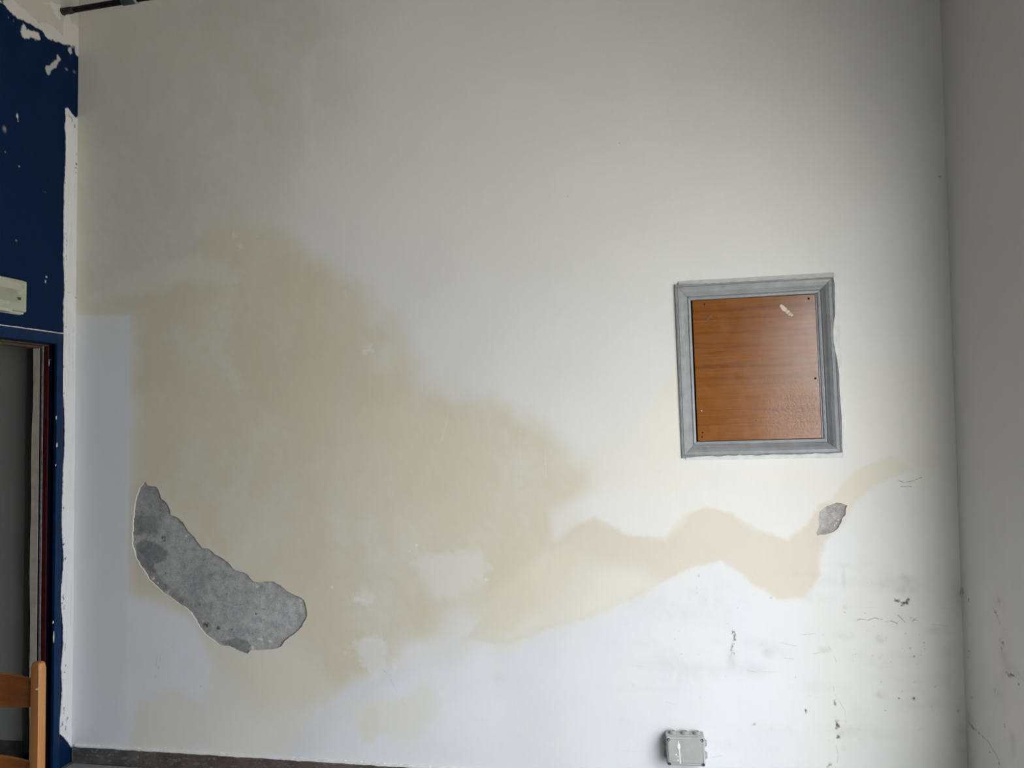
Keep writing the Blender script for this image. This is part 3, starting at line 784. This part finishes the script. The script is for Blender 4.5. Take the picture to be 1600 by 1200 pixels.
o = structure(box('wall_hall_front', (-3.2, -3.4, -.1), (XB, -3.2, 3.1), m_hall), 'near grey wall of the room beyond the doorway', 'wall')
o = structure(box('ceiling_hall', (-3.4, -3.4, 3.1), (XB, .5, 3.3), m_hall), 'ceiling of the room beyond the doorway', 'ceiling')
o = structure(box('floor_hall', (-3.4, -3.4, -.2), (XB - .001, .5, -.002), m_slate), 'dark floor of the room beyond the doorway', 'floor')
bsh = box('baseboard_hall', (-3.2, .004, 0), (-.29, .0118, .07), m_slate)
structure(bsh, 'dark slate baseboard under the grey wall beyond the doorway', 'baseboard')
for k in range(8):
    x1 = -.286 - k * .36
    o = box('slab', (x1 - .357, -.002, .0), (x1, .0118, .08), m_slate, bsh, .0015)

# ------------------------------------------------------------------ right wall with the street doorway, other walls, ceiling
pr = Paint((.63, .622, .605))
for poly, rgb, soft, op in (([(-0.261,0.9914),(-0.4206,1.0284),(-0.5286,0.8965),(-0.4993,0.5281),(-0.3517,0.4902),(-0.2895,0.682)], (.68,.64,.635), .05, .5), ([(-0.137,0.5292),(-0.5066,0.6205),(-0.4845,0.3424),(-0.0433,0.1309)], (.70,.67,.66), .06, .5)):
    pr.layers.append((poly, rgb, soft, .03, op, .01))
for (x, y), rx, ry, st in [((-0.4364,0.7407),5,4,0.9),((-0.4016,0.7337),4,4,0.8),((-0.4131,0.7538),3,4,0.6),((-0.4779,0.725),2,3,0.9),((-0.36,0.8408),4,4,0.7),((-0.3527,0.8149),2,5,0.5),((-0.3212,0.9378),3,5,0.6),((-0.3519,0.9934),3,6,0.35),((-0.075,0.93),2,6,0.8),((-0.0566,0.7159),1.5,1.5,0.9),((-0.0476,0.6844),1,1,0.7),((-0.0651,0.5287),3,5,0.5),((-0.0547,0.551),2,4,0.5),((-0.3549,0.5292),1.5,6,0.6),((-0.2897,0.364),3,4,0.9),((-0.2204,0.3727),1.5,2,0.6),((-0.1241,0.3771),2,2,0.5),((-0.1538,0.3843),2,1.5,0.5),((-0.0519,0.4458),2,3,0.6),((-0.2854,0.6322),2,8,0.3),((-0.02,0.9488),3,8,0.5)]:
    pr.spots.append((x, y, rx * .0062, ry * .0026, st, MOULD))
for (x, y), rx, ry, st in [((-0.0391,0.4409),8,20,0.45),((-0.3755,0.7816),8,40,0.35),((-0.3213,0.621),10,40,0.25),((-0.4114,0.4915),5,22,0.4),((-0.4235,0.7618),14,12,0.3),((-0.3399,0.9737),10,16,0.2),((0.0226,0.311),8,40,0.35),((-0.0045,0.9186),8,20,0.3),((-0.0477,0.7579),6,60,0.15)]:
    pr.spots.append((x, y, rx * .0062, ry * .0026, st, (.40, .375, .36)))
for pts, w, st in zip([[(-0.0308,0.4168),(-0.067,0.4076),(-0.127,0.4112)],[(-0.127,0.4112),(-0.2124,0.4087),(-0.2706,0.3894),(-0.3106,0.3637)],[(-0.2957,0.9508),(-0.3353,0.9174),(-0.3842,0.8878)],[(-0.4718,0.7661),(-0.5259,0.7482)],[(-0.315,0.9266),(-0.3445,0.9031)]], (.008, .004, .003, .003, .003), (.85, .5, .4, .5, .35)):
    pr.lines.append((pts, w, st, (.16, .14, .12)))
OH = [(OY0, .0004), (OY1, .0004), (OY1, OZ1), (OY0, OZ1)]
wr = surface('wall_right', (-DEPTH, 0), (0, H), .035, [OH], pr, lambda a, b, c: (W - c, a, b), m_plaster, lambda V: fbm(V, 1.3, 3) * .004 * np.clip(-V[:, 0] / .05, 0, 1) * (V[:, 0] > -.95), .005, .02)
structure(wr, 'grey white side wall with mould marks right of the corner', 'wall')
XO = W + WT
box('masonry', (W + .015, OY1, -.1), (XO, .35, H + .1), m_white, wr)
box('masonry', (W + .015, OY0, OZ1), (XO, OY1, H + .1), m_white, wr)
box('masonry', (W + .015, -DEPTH - .3, -.1), (XO, OY0, H + .1), m_white, wr)
structure(box('wall_front', (-.12, -DEPTH - .3, -.1), (W + .02, -DEPTH, H + .1), m_blue), 'plain blue wall behind the viewer', 'wall')
structure(box('ceiling', (-.3, -DEPTH - .3, H), (XO, .35, H + .2), m_ceil), 'plain beige ceiling above the room', 'ceiling')

# floor of dark stone tiles
m_grout = speckled('grey_grout', (.20, .195, .19), .15, 40, .9, .2, .2)
fl = box('floor', (XB, -DEPTH - .1, -.2), (XO, .3, -.006), m_grout)
structure(fl, 'dark grey stone tile floor', 'floor')
m_tile = newmat('dark_stone_tile', (.15, .15, .15), .4, .5)
v = coords(m_tile)
L(m_tile, ramp(m_tile, noise(m_tile, v, 6, 8, .65), [(.3, (.24, .24, .245)), (.6, (.34, .338, .33)), (.85, (.44, .435, .42))]), bsdf(m_tile).inputs['Base Color'])
T = .36
bm = bmesh.new()
bm_box(bm, (.0015, .0015, -.008), (T - .0015, T - .0015, 0), .001, 1)
tme = bpy.data.meshes.new('tile')
bmesh.ops.recalc_face_normals(bm, faces=bm.faces)
bm.to_mesh(tme)
bm.free()
tme.materials.append(m_tile)
for i in range(int(W / T) + 1):
    for j in range(int(DEPTH / T) + 1):
        x, y = i * T + .02, -(j + 1) * T - .014
        if x + T > W + .25 or y < -DEPTH:
            continue
        o = bpy.data.objects.new('tile', tme)
        o.location = (x, y, 0)
        COL.objects.link(o)
        o.parent = fl

# baseboard of dark slabs along the back wall, its top edge lost under filler
m_base = newmat('dark_marble_slab', (.08, .08, .08), .38, .5)
v = coords(m_base)
f1 = noise(m_base, v, 9, 9, .7)
f2 = noise(m_base, coords(m_base, (1, 1, 2.2)), 38, 7, .75)
c = ramp(m_base, f1, [(.3, (.030, .034, .045)), (.5, (.075, .07, .07)), (.75, (.14, .12, .11))])
c = mixcol(m_base, ramp(m_base, f2, [(.54, grey(0)), (.70, grey(.75))]), c, (.36, .35, .34))
L(m_base, c, bsdf(m_base).inputs['Base Color'])
L(m_base, bump(m_base, f2, .3, .002), bsdf(m_base).inputs['Normal'])
m_joint = speckled('pale_joint', (.50, .49, .47), .15, 40, .9, .2, .2)
m_base2 = m_base.copy()
m_base2.name = 'brown_marble_slab'
for nd in m_base2.node_tree.nodes:
    if nd.type == 'VALTORGB' and len(nd.color_ramp.elements) == 3:
        for el, cc in zip(nd.color_ramp.elements, ((.050, .040, .036), (.10, .078, .068), (.17, .135, .115))):
            el.color = (*cc, 1)
bb = box('baseboard_back', (.012, -.0095, 0), (W - .01, .004, .072), m_joint)
structure(bb, 'low dark marble baseboard along the stained wall', 'baseboard')
edges = [.016, .386, 1.181, 1.976, 2.771, 3.566, W - .006]
for a, b in zip(edges, edges[1:]):
    bm = bmesh.new()
    n = max(4, int((b - a) / .035))
    top = [.0775 + rr.uniform(-.0022, .0022) for _ in range(n + 1)]
    rows = []
    for i in range(n + 1):
        x = a + .002 + (b - a - .004) * i / n
        rows.append([bm.verts.new((x, -.0098, .0005)), bm.verts.new((x, -.013, .0005)), bm.verts.new((x, -.0135, top[i] - .0025)), bm.verts.new((x, -.0115, top[i])), bm.verts.new((x, -.0098, top[i]))])
    for A, B in zip(rows, rows[1:]):
        for k in range(5):
            bm.faces.new((A[k], B[k], B[(k + 1) % 5], A[(k + 1) % 5]))
    bm.faces.new(rows[0][::-1])
    bm.faces.new(rows[-1])
    from_bm('slab', bm, m_base if a < .1 or a > 2.5 else m_base2, bb)
# lip of white filler smeared over the slab tops
bm = bmesh.new()
prev = None
n = 320
for i in range(n + 1):
    x = .02 + (W - .03) * i / n
    d = .002 + .003 * abs(math.sin(x * 9)) * rr.random() + .001 * rr.random()
    h = .005 + .006 * rr.random()
    dip = .0035 * rr.random() ** 2
    q = [bm.verts.new((x, .003, .0745)), bm.verts.new((x, -.0085 - d * .6, .0785 - dip)), bm.verts.new((x, -.008 - d * .35, .0835)), bm.verts.new((x, .003, .082 + h))]
    if prev:
        for k in range(4):
            bm.faces.new((prev[k], q[k], q[(k + 1) % 4], prev[(k + 1) % 4]))
    prev = q
m_filler = speckled('white_filler', (.70, .70, .69), .08, 30, .8, .2, .4)
o = from_bm('filler_lip', bm, m_filler, bb)
o['label'] = 'white filler smeared along the top of the slabs'

# pavement outside the street doorway
m_pave = speckled('street_paving', (.50, .472, .42), .15, 3, .85, .3, .2)
structure(box('pavement', (XO, -40, -.25), (40, 40, -.03), m_pave), 'street paving outside the room', 'pavement')

# ------------------------------------------------------------------ boarded hatch with a grey moulded frame
m_greyp = newmat('grey_frame_paint', (.30, .31, .32), .33, .5)
v = coords(m_greyp)
f1 = noise(m_greyp, v, 24, 7, .65)
c = ramp(m_greyp, f1, [(.3, (.235, .24, .25)), (.62, (.31, .318, .325)), (.82, (.40, .40, .40))])
L(m_greyp, c, bsdf(m_greyp).inputs['Base Color'])
L(m_greyp, bump(m_greyp, noise(m_greyp, v, 90, 4), .18, .002), bsdf(m_greyp).inputs['Normal'])
m_panel = newmat('wood_veneer', (.33, .11, .018), .3, .8)
v1 = coords(m_panel, (.05, 1, 1))
v2 = coords(m_panel, (.02, 1, 1))
g1 = noise(m_panel, v1, 150, 8, .75)
g2 = noise(m_panel, v2, 34, 6, .7)
g3 = noise(m_panel, v2, 5, 3, .5)
c = ramp(m_panel, g1, [(.25, (.150, .046, .007)), (.5, (.235, .080, .012)), (.78, (.31, .115, .020))])
c = mixcol(m_panel, ramp(m_panel, g2, [(.50, grey(0)), (.68, grey(.75))]), c, (.115, .032, .004))
c = mixcol(m_panel, ramp(m_panel, g3, [(.35, grey(0)), (.7, grey(.45))]), c, (.27, .092, .013))
L(m_panel, c, bsdf(m_panel).inputs['Base Color'])
vr = coords(m_panel)
rn = noise(m_panel, vr, 22, 6, .65)
L(m_panel, ramp(m_panel, rn, [(.3, grey(.14)), (.7, grey(.25))]), bsdf(m_panel).inputs['Roughness'])
# veneer blistered in the lower right corner
vd = N(m_panel, 'ShaderNodeVectorMath', operation='DISTANCE')
L(m_panel, vr, vd.inputs[0])
vd.inputs[1].default_value = (.175, .02, -.215)
blis = ramp(m_panel, vd.outputs['Value'], [(.04, grey(1)), (.17, grey(0))])
bn = noise(m_panel, vr, 75, 6, .7)
bh_ = mixcol(m_panel, blis, grey(.5), bn)
spot = mixcol(m_panel, 1.0, blis, ramp(m_panel, noise(m_panel, vr, 30, 6, .7), [(.56, grey(0)), (.68, grey(.8))]), 'MULTIPLY')
c = mixcol(m_panel, spot, c, (.10, .035, .008))
L(m_panel, c, bsdf(m_panel).inputs['Base Color'])
nb = bump(m_panel, bh_, .35, .004)
nb = bump(m_panel, noise(m_panel, vr, 60, 5, .6), .10, .002, nb)
L(m_panel, bump(m_panel, g1, .08, .001, nb), bsdf(m_panel).inputs['Normal'])
m_hole = newmat('screw_hole', (.012, .010, .008), .8, .2)

ht = empty('boarded_hatch', (HC.x, 0, HC.y))
ht.rotation_euler = (0, -HA, 0)
tag(ht, 'square wall hatch with grey moulded frame boarded by an orange-brown wood panel', 'hatch')
# moulding profile: (inwards from the outer edge, out of the wall)
PROF = [(0, -.03), (0, .003), (.003, .0085), (.009, .0105), (.012, .0070), (.015, .0095), (.026, .0085), (.038, .001), (.048, -.009), (.054, -.0135), (.0565, -.0195), (.0595, -.0195), (.061, -.0150), (.0685, -.0160), (.0715, -.019), (.072, -.036), (.0, -.036)]
def mitred(name, sx, sz, horiz):
    bm = bmesh.new()
    ra, rb = [], []
    for (t, d) in PROF:
        a, b = HW - t, HH - t
        if horiz:
            ra.append(bm.verts.new((-a, -d, sz * b)))
            rb.append(bm.verts.new((a, -d, sz * b)))
        else:
            ra.append(bm.verts.new((sx * a, -d, -b)))
            rb.append(bm.verts.new((sx * a, -d, b)))
    n = len(PROF)
    for k in range(n):
        bm.faces.new((ra[k], rb[k], rb[(k + 1) % n], ra[(k + 1) % n]))
    bm.faces.new(ra[::-1])
    bm.faces.new(rb)
    # shrink a hair so that the mitre joint reads as a line
    for v in bm.verts:
        if horiz:
            v.co.x -= .0006 * (1 if v.co.x > 0 else -1)
        else:
            v.co.z -= .0006 * (1 if v.co.z > 0 else -1)
    o = from_bm(name, bm, m_greyp, ht)
    return o
mitred('frame_rail', 0, 1, True)
mitred('frame_rail', 0, -1, True)
mitred('frame_stile', -1, 0, False)
mitred('frame_stile', 1, 0, False)
box('backing', (-HW + .01, .040, -HH + .01), (HW - .01, .046, HH - .01), m_dark, ht)
PX0, PX1, PZ0, PZ1 = -.2655, .2665, -.3185, .3185
pn = box('panel', (PX0, .0215, PZ0), (PX1, .033, PZ1), m_panel, ht, .0012)
pn['label'] = 'orange-brown wood veneer board'
box('edge_strip', (PX1 + .0008, .017, PZ0), (PX1 + .0034, .034, PZ1), m_steel, ht)
for (a, b, r) in ((-.212, .300, .0035), (.238, .300, .0045), (.250, -.055, .0045), (-.244, -.280, .0035), (-.247, -.300, .003), (-.010, -.232, .0022)):
    lathe('screw_hole', [(0, -.0003), (r, -.0003), (r * 1.25, .0004), (0, .0006)], (a, .0214, b), (0, 1, 0), m_hole, pn, 12)
for (a, b) in ((-.245, -.182), (.262, -.068)):
    lathe('screw', [(0, -.0016), (.003, -.001), (.004, .0004), (0, .0004)], (a, .0215, b), (0, 1, 0), m_hook, pn, 12)
# pale paint smear (several ridged strokes) and a dull scrape on the board
m_smear = speckled('pale_smear', (.66, .56, .46), .2, 60, .6, .3, .3)
def blob(name, pts, y, t, mat, parent):
    bm = bmesh.new()
    lo_ = [bm.verts.new((a, y, b)) for a, b in pts]
    cx, cz = sum(p[0] for p in pts) / len(pts), sum(p[1] for p in pts) / len(pts)
    hi_ = [bm.verts.new((cx + (a - cx) * .8, y - t, cz + (b - cz) * .8)) for a, b in pts]
    n = len(pts)
    for k in range(n):
        bm.faces.new((lo_[k], lo_[(k + 1) % n], hi_[(k + 1) % n], hi_[k]))
    bm.faces.new(hi_)
    return from_bm(name, bm, mat, parent)
def stroke(cx, cz, ln, wd, ang, seed):
    r2 = random.Random(seed)
    out = []
    for k in range(14):
        t = 2 * math.pi * k / 14
        q = 1 + r2.uniform(-.12, .12)
        a, b = ln * math.cos(t) * q, wd * math.copysign(abs(math.sin(t)) ** .6, math.sin(t)) * q
        out.append((cx + a * math.cos(ang) - b * math.sin(ang), cz + a * math.sin(ang) + b * math.cos(ang)))
    return out
for k, (a, b, ln, wd) in enumerate(((.130, .262, .020, .0095), (.148, .244, .006, .010), (.156, .236, .004, .009), (.163, .230, .005, .007))):
    o = blob('paint_smear', stroke(a, b, ln, wd, -.86, 20 + k), .0216, .0012, m_smear, pn)
m_scrape = speckled('dull_scrape', (.20, .10, .045), .2, 60, .7, .2, .3)
blob('scrape_mark', stroke(-.193, .236, .020, .006, .75, 31), .0216, .0004, m_scrape, pn)
# white plaster lapped over the frame edges, wavy on the right
def lap(name, p0, p1, widths, nrm):
    bm = bmesh.new()
    prev = None
    n = len(widths) - 1
    for i, w_ in enumerate(widths):
        t = i / n
        a, b = p0[0] + (p1[0] - p0[0]) * t, p0[1] + (p1[1] - p0[1]) * t
        q = [bm.verts.new((a - nrm[0] * .020, .005, b - nrm[1] * .020)), bm.verts.new((a - nrm[0] * .003, -.0075, b - nrm[1] * .003)), bm.verts.new((a + nrm[0] * w_ * .8, -.0135, b + nrm[1] * w_ * .8)), bm.verts.new((a + nrm[0] * w_, -.0085, b + nrm[1] * w_)), bm.verts.new((a, .002, b))]
        if prev:
            for k in range(5):
                bm.faces.new((prev[k], q[k], q[(k + 1) % 5], prev[(k + 1) % 5]))
        else:
            bm.faces.new(q[::-1])
        prev = q
    bm.faces.new(prev)
    return from_bm(name, bm, m_filler, ht)
n = 40
wR = []
for i in range(n + 1):
    t = i / n                                # from the bottom upwards
    w_ = .0035 + .0025 * math.sin(t * 23) * rr.random()
    w_ += .014 * math.exp(-((t - .70) / .09) ** 2) + .010 * math.exp(-((t - .60) / .10) ** 2) + .006 * sstep(np.array((t - .95) / .05))
    wR.append(float(w_))
lap('plaster_lap', (HW, -HH), (HW, HH), wR, (-1, 0))
lap('plaster_lap', (-HW + .02, -HH), (HW, -HH), [.003 + .006 * rr.random() * min(1, i / 8) + .004 * math.sin(i * .35) ** 2 for i in range(n + 1)], (0, 1))
lap('plaster_lap', (-HW + .02, HH), (HW, HH), [.001 + .004 * rr.random() + .004 * (i / n) for i in range(n + 1)], (0, -1))

# ------------------------------------------------------------------ junction box
m_box = speckled('grey_plastic', (.36, .37, .355), .08, 26, .45, .45, .1)
m_boxd = speckled('grey_plastic_soft', (.31, .30, .285), .12, 26, .6, .35, .1)
m_scr = speckled('dark_screw', (.05, .05, .05), .3, 60, .4, .5, .1)
m_drip = speckled('white_drip', (.80, .80, .79), .05, 60, .4, .5, .1)
jb = empty('junction_box', (3.0265, 0, .246))
jb.rotation_euler = (0, -.026, 0)
tag(jb, 'grey plastic electrical junction box with cable knockouts low on the wall', 'junction box')
bm = bmesh.new()
bw, bh = .083, .062
rows = []
for (d, k) in ((-.004, 1.0), (.050, .965)):
    rows.append((d, k))
bm_box(bm, (-bw, -.052, -bh), (bw, .004, bh), .006, 3)
from_bm('body', bm, m_box, jb, False)
bm = bmesh.new()
bm_box(bm, (-.081, -.070, -.0605), (.081, -.0525, .0605), .006, 3)
ld = from_bm('lid', bm, m_box, jb)
bm = bmesh.new()
bm_box(bm, (-.074, -.0712, -.047), (.074, -.069, .0535), .003, 2)
from_bm('lid_field', bm, m_box, ld)
for a in (-.0715, .0715):
    for b in (-.052, .051):
        lathe('screw', [(.0066, -.001), (.0066, .0022), (.0046, .0024), (.0042, .0006), (0, .0006)], (a, -.070, b), (0, -1, 0), m_scr, ld, 16)
GL = [(.0175, -.002), (.0175, .003), (.0150, .0035), (.0150, .0065), (.0120, .007), (.0120, .010), (.0085, .0105), (.0080, .0095), (0, .0095)]
for a in (-.052, 0, .052):
    lathe('knockout', GL, (a, -.026, bh), (0, 0, 1), m_boxd, jb, 20)
    lathe('knockout', GL, (a, -.026, -bh), (0, 0, -1), m_boxd, jb, 20)
for b in (-.028, .024):
    lathe('knockout', GL, (bw, -.028, b), (1, 0, 0), m_boxd, jb, 20)
    lathe('knockout', GL, (-bw, -.028, b), (-1, 0, 0), m_boxd, jb, 20)
dr = [(-.0300, .050), (-.0275, .044), (-.0265, .036), (-.0235, .030), (-.0225, .020), (-.0250, .012), (-.0245, -.010), (-.0240, -.030), (-.0225, -.048), (-.0255, -.052), (-.0285, -.046), (-.0285, -.020), (-.0290, .008), (-.0320, .014), (-.0355, .020), (-.0345, .030), (-.0310, .036)]
blob('paint_drip', dr, -.0712, .001, m_drip, ld)
for (a, b, r) in ((-.041, -.012, .003), (-.0345, -.020, .002), (-.035, -.036, .0028)):
    blob('paint_drip', [(a + r * math.cos(t * .785), b + 1.3 * r * math.sin(t * .785)) for t in range(8)], -.0712, .0008, m_drip, ld)

# ------------------------------------------------------------------ emergency light above the door
m_lens = speckled('yellowed_diffuser', (.36, .37, .28), .05, 12, .25, .5, .05)
m_lbody = speckled('aged_white_plastic', (.42, .43, .36), .05, 20, .4, .5, .05)
m_linner = speckled('grey_reflector', (.27, .28, .225), .12, 14, .35, .5, .05)
LY0, LY1, LZ0, LZ1 = -.735, -.371, 2.212, 2.374
em = empty('emergency_light', (0, (LY0 + LY1) / 2, LZ0))
tag(em, 'yellowed rectangular emergency light on the blue wall above the doorway', 'wall light')
def epart(name, lo, hi, mat, bev, parent=None, seg=3):
    o = box(name, lo, hi, mat, None, bev, seg)
    if parent is None:
        o.parent = em
        o.matrix_parent_inverse = Matrix.Translation(-em.location)
    else:
        o.parent = parent
        o.matrix_parent_inverse = Matrix.Identity(4)
    return o
epart('base', (-.002, LY0, LZ0), (.018, LY1, LZ1), m_lbody, .007)
rim = epart('rim', (.0182, LY0 + .001, LZ0 + .001), (.030, LY1 - .001, LZ1 - .001), m_lbody, .006)
lens = epart('diffuser', (.028, LY0 + .008, LZ0 + .010), (.050, LY1 - .008, LZ1 - .007), m_lens, .006)
epart('reflector', (.0485, LY0 + .05, LZ0 + .050), (.0508, LY1 - .060, LZ1 - .055), m_linner, .001, lens, 1)
epart('clip', (.0485, LY1 - .066, LZ0 + .062), (.0515, LY1 - .044, LZ0 + .076), m_scr, .001, lens, 1)
epart('clip', (.0485, LY1 - .085, LZ1 - .020), (.0510, LY1 - .072, LZ1 - .014), m_boxd, .001, lens, 1)
epart('latch', (.028, LY0 + .1, LZ0 + .001), (.054, LY1 - .095, LZ0 + .016), m_lbody, .004)

# ------------------------------------------------------------------ black conduit high on the wall
m_black = speckled('black_plastic_pipe', (.004, .004, .005), .3, 30, .5, .2, .1)
m_coup = speckled('dark_grey_coupling', (.035, .045, .052), .2, 30, .45, .3, .1)
m_tape = speckled('old_tape', (.02, .018, .018), .6, 60, .6, .4, .3)
PYY, PZZ = -.1165, 3.795
cd = empty('conduit_pipe', (.003, PYY, PZZ))
tag(cd, 'black conduit pipe with grey coupling running high along the back wall', 'pipe')
def cpart(name, bm, mat, smooth=True):
    o = from_bm(name, bm, mat, None, smooth)
    o.parent = cd
    o.matrix_parent_inverse = Matrix.Translation(-cd.location)
    return o
slope = .055
def pz(x):
    return PZZ + x * slope
bm = bmesh.new()
bm_tube(bm, [(.0, PYY, pz(0)), (.3, PYY, pz(.3)), (2.2, PYY, pz(2.2)), (W - .004, PYY, pz(W))], .0145, 18)
cpart('pipe', bm, m_black)
bm = bmesh.new()
bm_tube(bm, [(.335, PYY, pz(.335)), (.337, PYY, pz(.337)), (.412, PYY, pz(.412)), (.414, PYY, pz(.414))], [.016, .020, .020, .016], 18)
cpart('coupling', bm, m_coup)
bm = bmesh.new()
bm_tube(bm, [(.408, PYY, pz(.408)), (.418, PYY, pz(.418))], .0207, 18)
cpart('coupling_ring', bm, m_boxd)
bm = bmesh.new()
bm_tube(bm, [(.004, PYY, pz(0)), (.022, PYY - .002, pz(.02)), (.045, PYY, pz(.045)), (.068, PYY, pz(.068))], [.019, .0165, .0175, .0148], 14)
cpart('end_wrap', bm, m_tape)

# ------------------------------------------------------------------ wooden chair, its back turned to the viewer
m_pine = wood('varnished_pine', (.33, .145, .042), (.22, .085, .022), (.42, .20, .070), 2, .36, .5, 40)
m_pineh = wood('varnished_pine_rail', (.36, .125, .028), (.24, .075, .016), (.45, .18, .05), 0, .36, .5, 34)
m_rush = speckled('woven_rush', (.45, .33, .17), .3, 60, .8, .3, .5, stretch=(1, 6, 1))
CXR, CYB = .9465, -1.327           # right back post
CW, CD = .40, .40                  # spacing of the posts
chr_ = empty('wooden_chair', (CXR - CW / 2, CYB - CD / 2, 0))
tag(chr_, 'varnished wooden chair with curved back slats standing by the doorway', 'chair')
def hpart(name, bm, mat, smooth=False):
    o = from_bm(name, bm, mat, None, smooth)
    o.parent = chr_
    o.matrix_parent_inverse = Matrix.Translation(-chr_.location)
    return o
PA, PB = .0195, .0155
def post(x, y, top):
    bm = bmesh.new()
    rows = []
    c = .006
    sec = [(-PA + c, -PB), (PA - c, -PB), (PA, -PB + c), (PA, PB - c), (PA - c, PB), (-PA + c, PB), (-PA, PB - c), (-PA, -PB + c)]
    for z, k in ((0, .93), (.02, 1), (.3, 1), (.6, 1), (top - .022, 1), (top - .012, .93), (top - .004, .78), (top, .5)):
        rows.append([bm.verts.new((x + a * k, y + b * k, z)) for a, b in sec])
    for A, B in zip(rows, rows[1:]):
        for i in range(8):
            bm.faces.new((A[i], A[(i + 1) % 8], B[(i + 1) % 8], B[i]))
    bm.faces.new(rows[0][::-1])
    bm.faces.new(rows[-1])
    return bm
for x in (CXR, CXR - CW):
    hpart('back_post', post(x, CYB, .951), m_pine)
    hpart('leg', post(x, CYB - CD, .455), m_pine)
def slat(z0, h0, h1):
    bm = bmesh.new()
    prev = None
    n = 18
    for i in range(n + 1):
        t = i / n
        x = CXR - .014 - (CW - .028) * t
        s_ = math.sin(math.pi * t)
        y = CYB + .002 + .030 * s_
        hh = h0 + (h1 - h0) * s_
        zc = z0 - .008 * s_
        q = []
        for a, b in ((-.008, -.5), (-.0055, -.53), (.0055, -.53), (.008, -.5), (.008, .5), (.0055, .53), (-.0055, .53), (-.008, .5)):
            q.append(bm.verts.new((x, y + a, zc + b * hh)))
        if prev:
            for k in range(8):
                bm.faces.new((prev[k], q[k], q[(k + 1) % 8], prev[(k + 1) % 8]))
        else:
            bm.faces.new(q[::-1])
        prev = q
    bm.faces.new(prev)
    return bm
hpart('back_slat', slat(.851, .080, .104), m_pineh)
hpart('back_slat', slat(.600, .060, .080), m_pineh)
def rod(a, b, r):
    bm = bmesh.new()
    a, b = Vector(a), Vector(b)
    bm_tube(bm, [a, a.lerp(b, .5), b], [r * .85, r, r * .85], 12)
    return bm
for z in (.18, .30):
    for x in (CXR, CXR - CW):
        hpart('stretcher', rod((x, CYB - .012, z), (x, CYB - CD + .012, z), .011), m_pine, True)
hpart('stretcher', rod((CXR - .014, CYB - CD, .24), (CXR - CW + .014, CYB - CD, .24), .011), m_pine, True)
hpart('stretcher', rod((CXR - .014, CYB, .22), (CXR - CW + .014, CYB, .22), .011), m_pine, True)
for y in (CYB, CYB - CD):
    hpart('seat_rail', rod((CXR - .014, y, .425), (CXR - CW + .014, y, .425), .015), m_pine, True)
for x in (CXR, CXR - CW):
    hpart('seat_rail', rod((x, CYB - .012, .425), (x, CYB - CD + .012, .425), .015), m_pine, True)
# rush seat drawn to the middle in four wedges
bm = bmesh.new()
n = 24
gr = []
for i in range(n + 1):
    row = []
    for j in range(n + 1):
        a, b = i / n * 2 - 1, j / n * 2 - 1
        m_ = max(abs(a), abs(b))
        k = int(m_ * n / 2)
        z = .447 - .012 * (1 - m_ ** 2) + (.002 if (i if abs(a) > abs(b) else j) % 2 else 0)
        row.append(bm.verts.new((CXR - CW / 2 + a * (CW / 2 - .022), CYB - CD / 2 + b * (CD / 2 - .018), z)))
    gr.append(row)
for i in range(n):
    for j in range(n):
        bm.faces.new((gr[i][j], gr[i + 1][j], gr[i + 1][j + 1], gr[i][j + 1]))
r_ = bmesh.ops.extrude_face_region(bm, geom=bm.faces[:])
for v in r_['geom']:
    if isinstance(v, bmesh.types.BMVert):
        v.co.z -= .022
hpart('seat', bm, m_rush)
m_chipw = speckled('bare_chip', (.74, .68, .60), .1, 60, .7, .3, .1)
bm = bmesh.new()
zc = .868
vs_ = [(CXR + .0025, CYB - PB - .0004, zc), (CXR + .013, CYB - PB - .0004, zc - .001), (CXR + .0125, CYB - PB - .0004, zc + .005), (CXR + .004, CYB - PB - .0004, zc + .0025)]
lo_ = [bm.verts.new(p) for p in vs_]
hi_ = [bm.verts.new((p[0], p[1] + .0006, p[2])) for p in vs_]
bm.faces.new(lo_)
for k in range(4):
    bm.faces.new((lo_[k], hi_[k], hi_[(k + 1) % 4], lo_[(k + 1) % 4]))
hpart('chip_mark', bm, m_chipw)
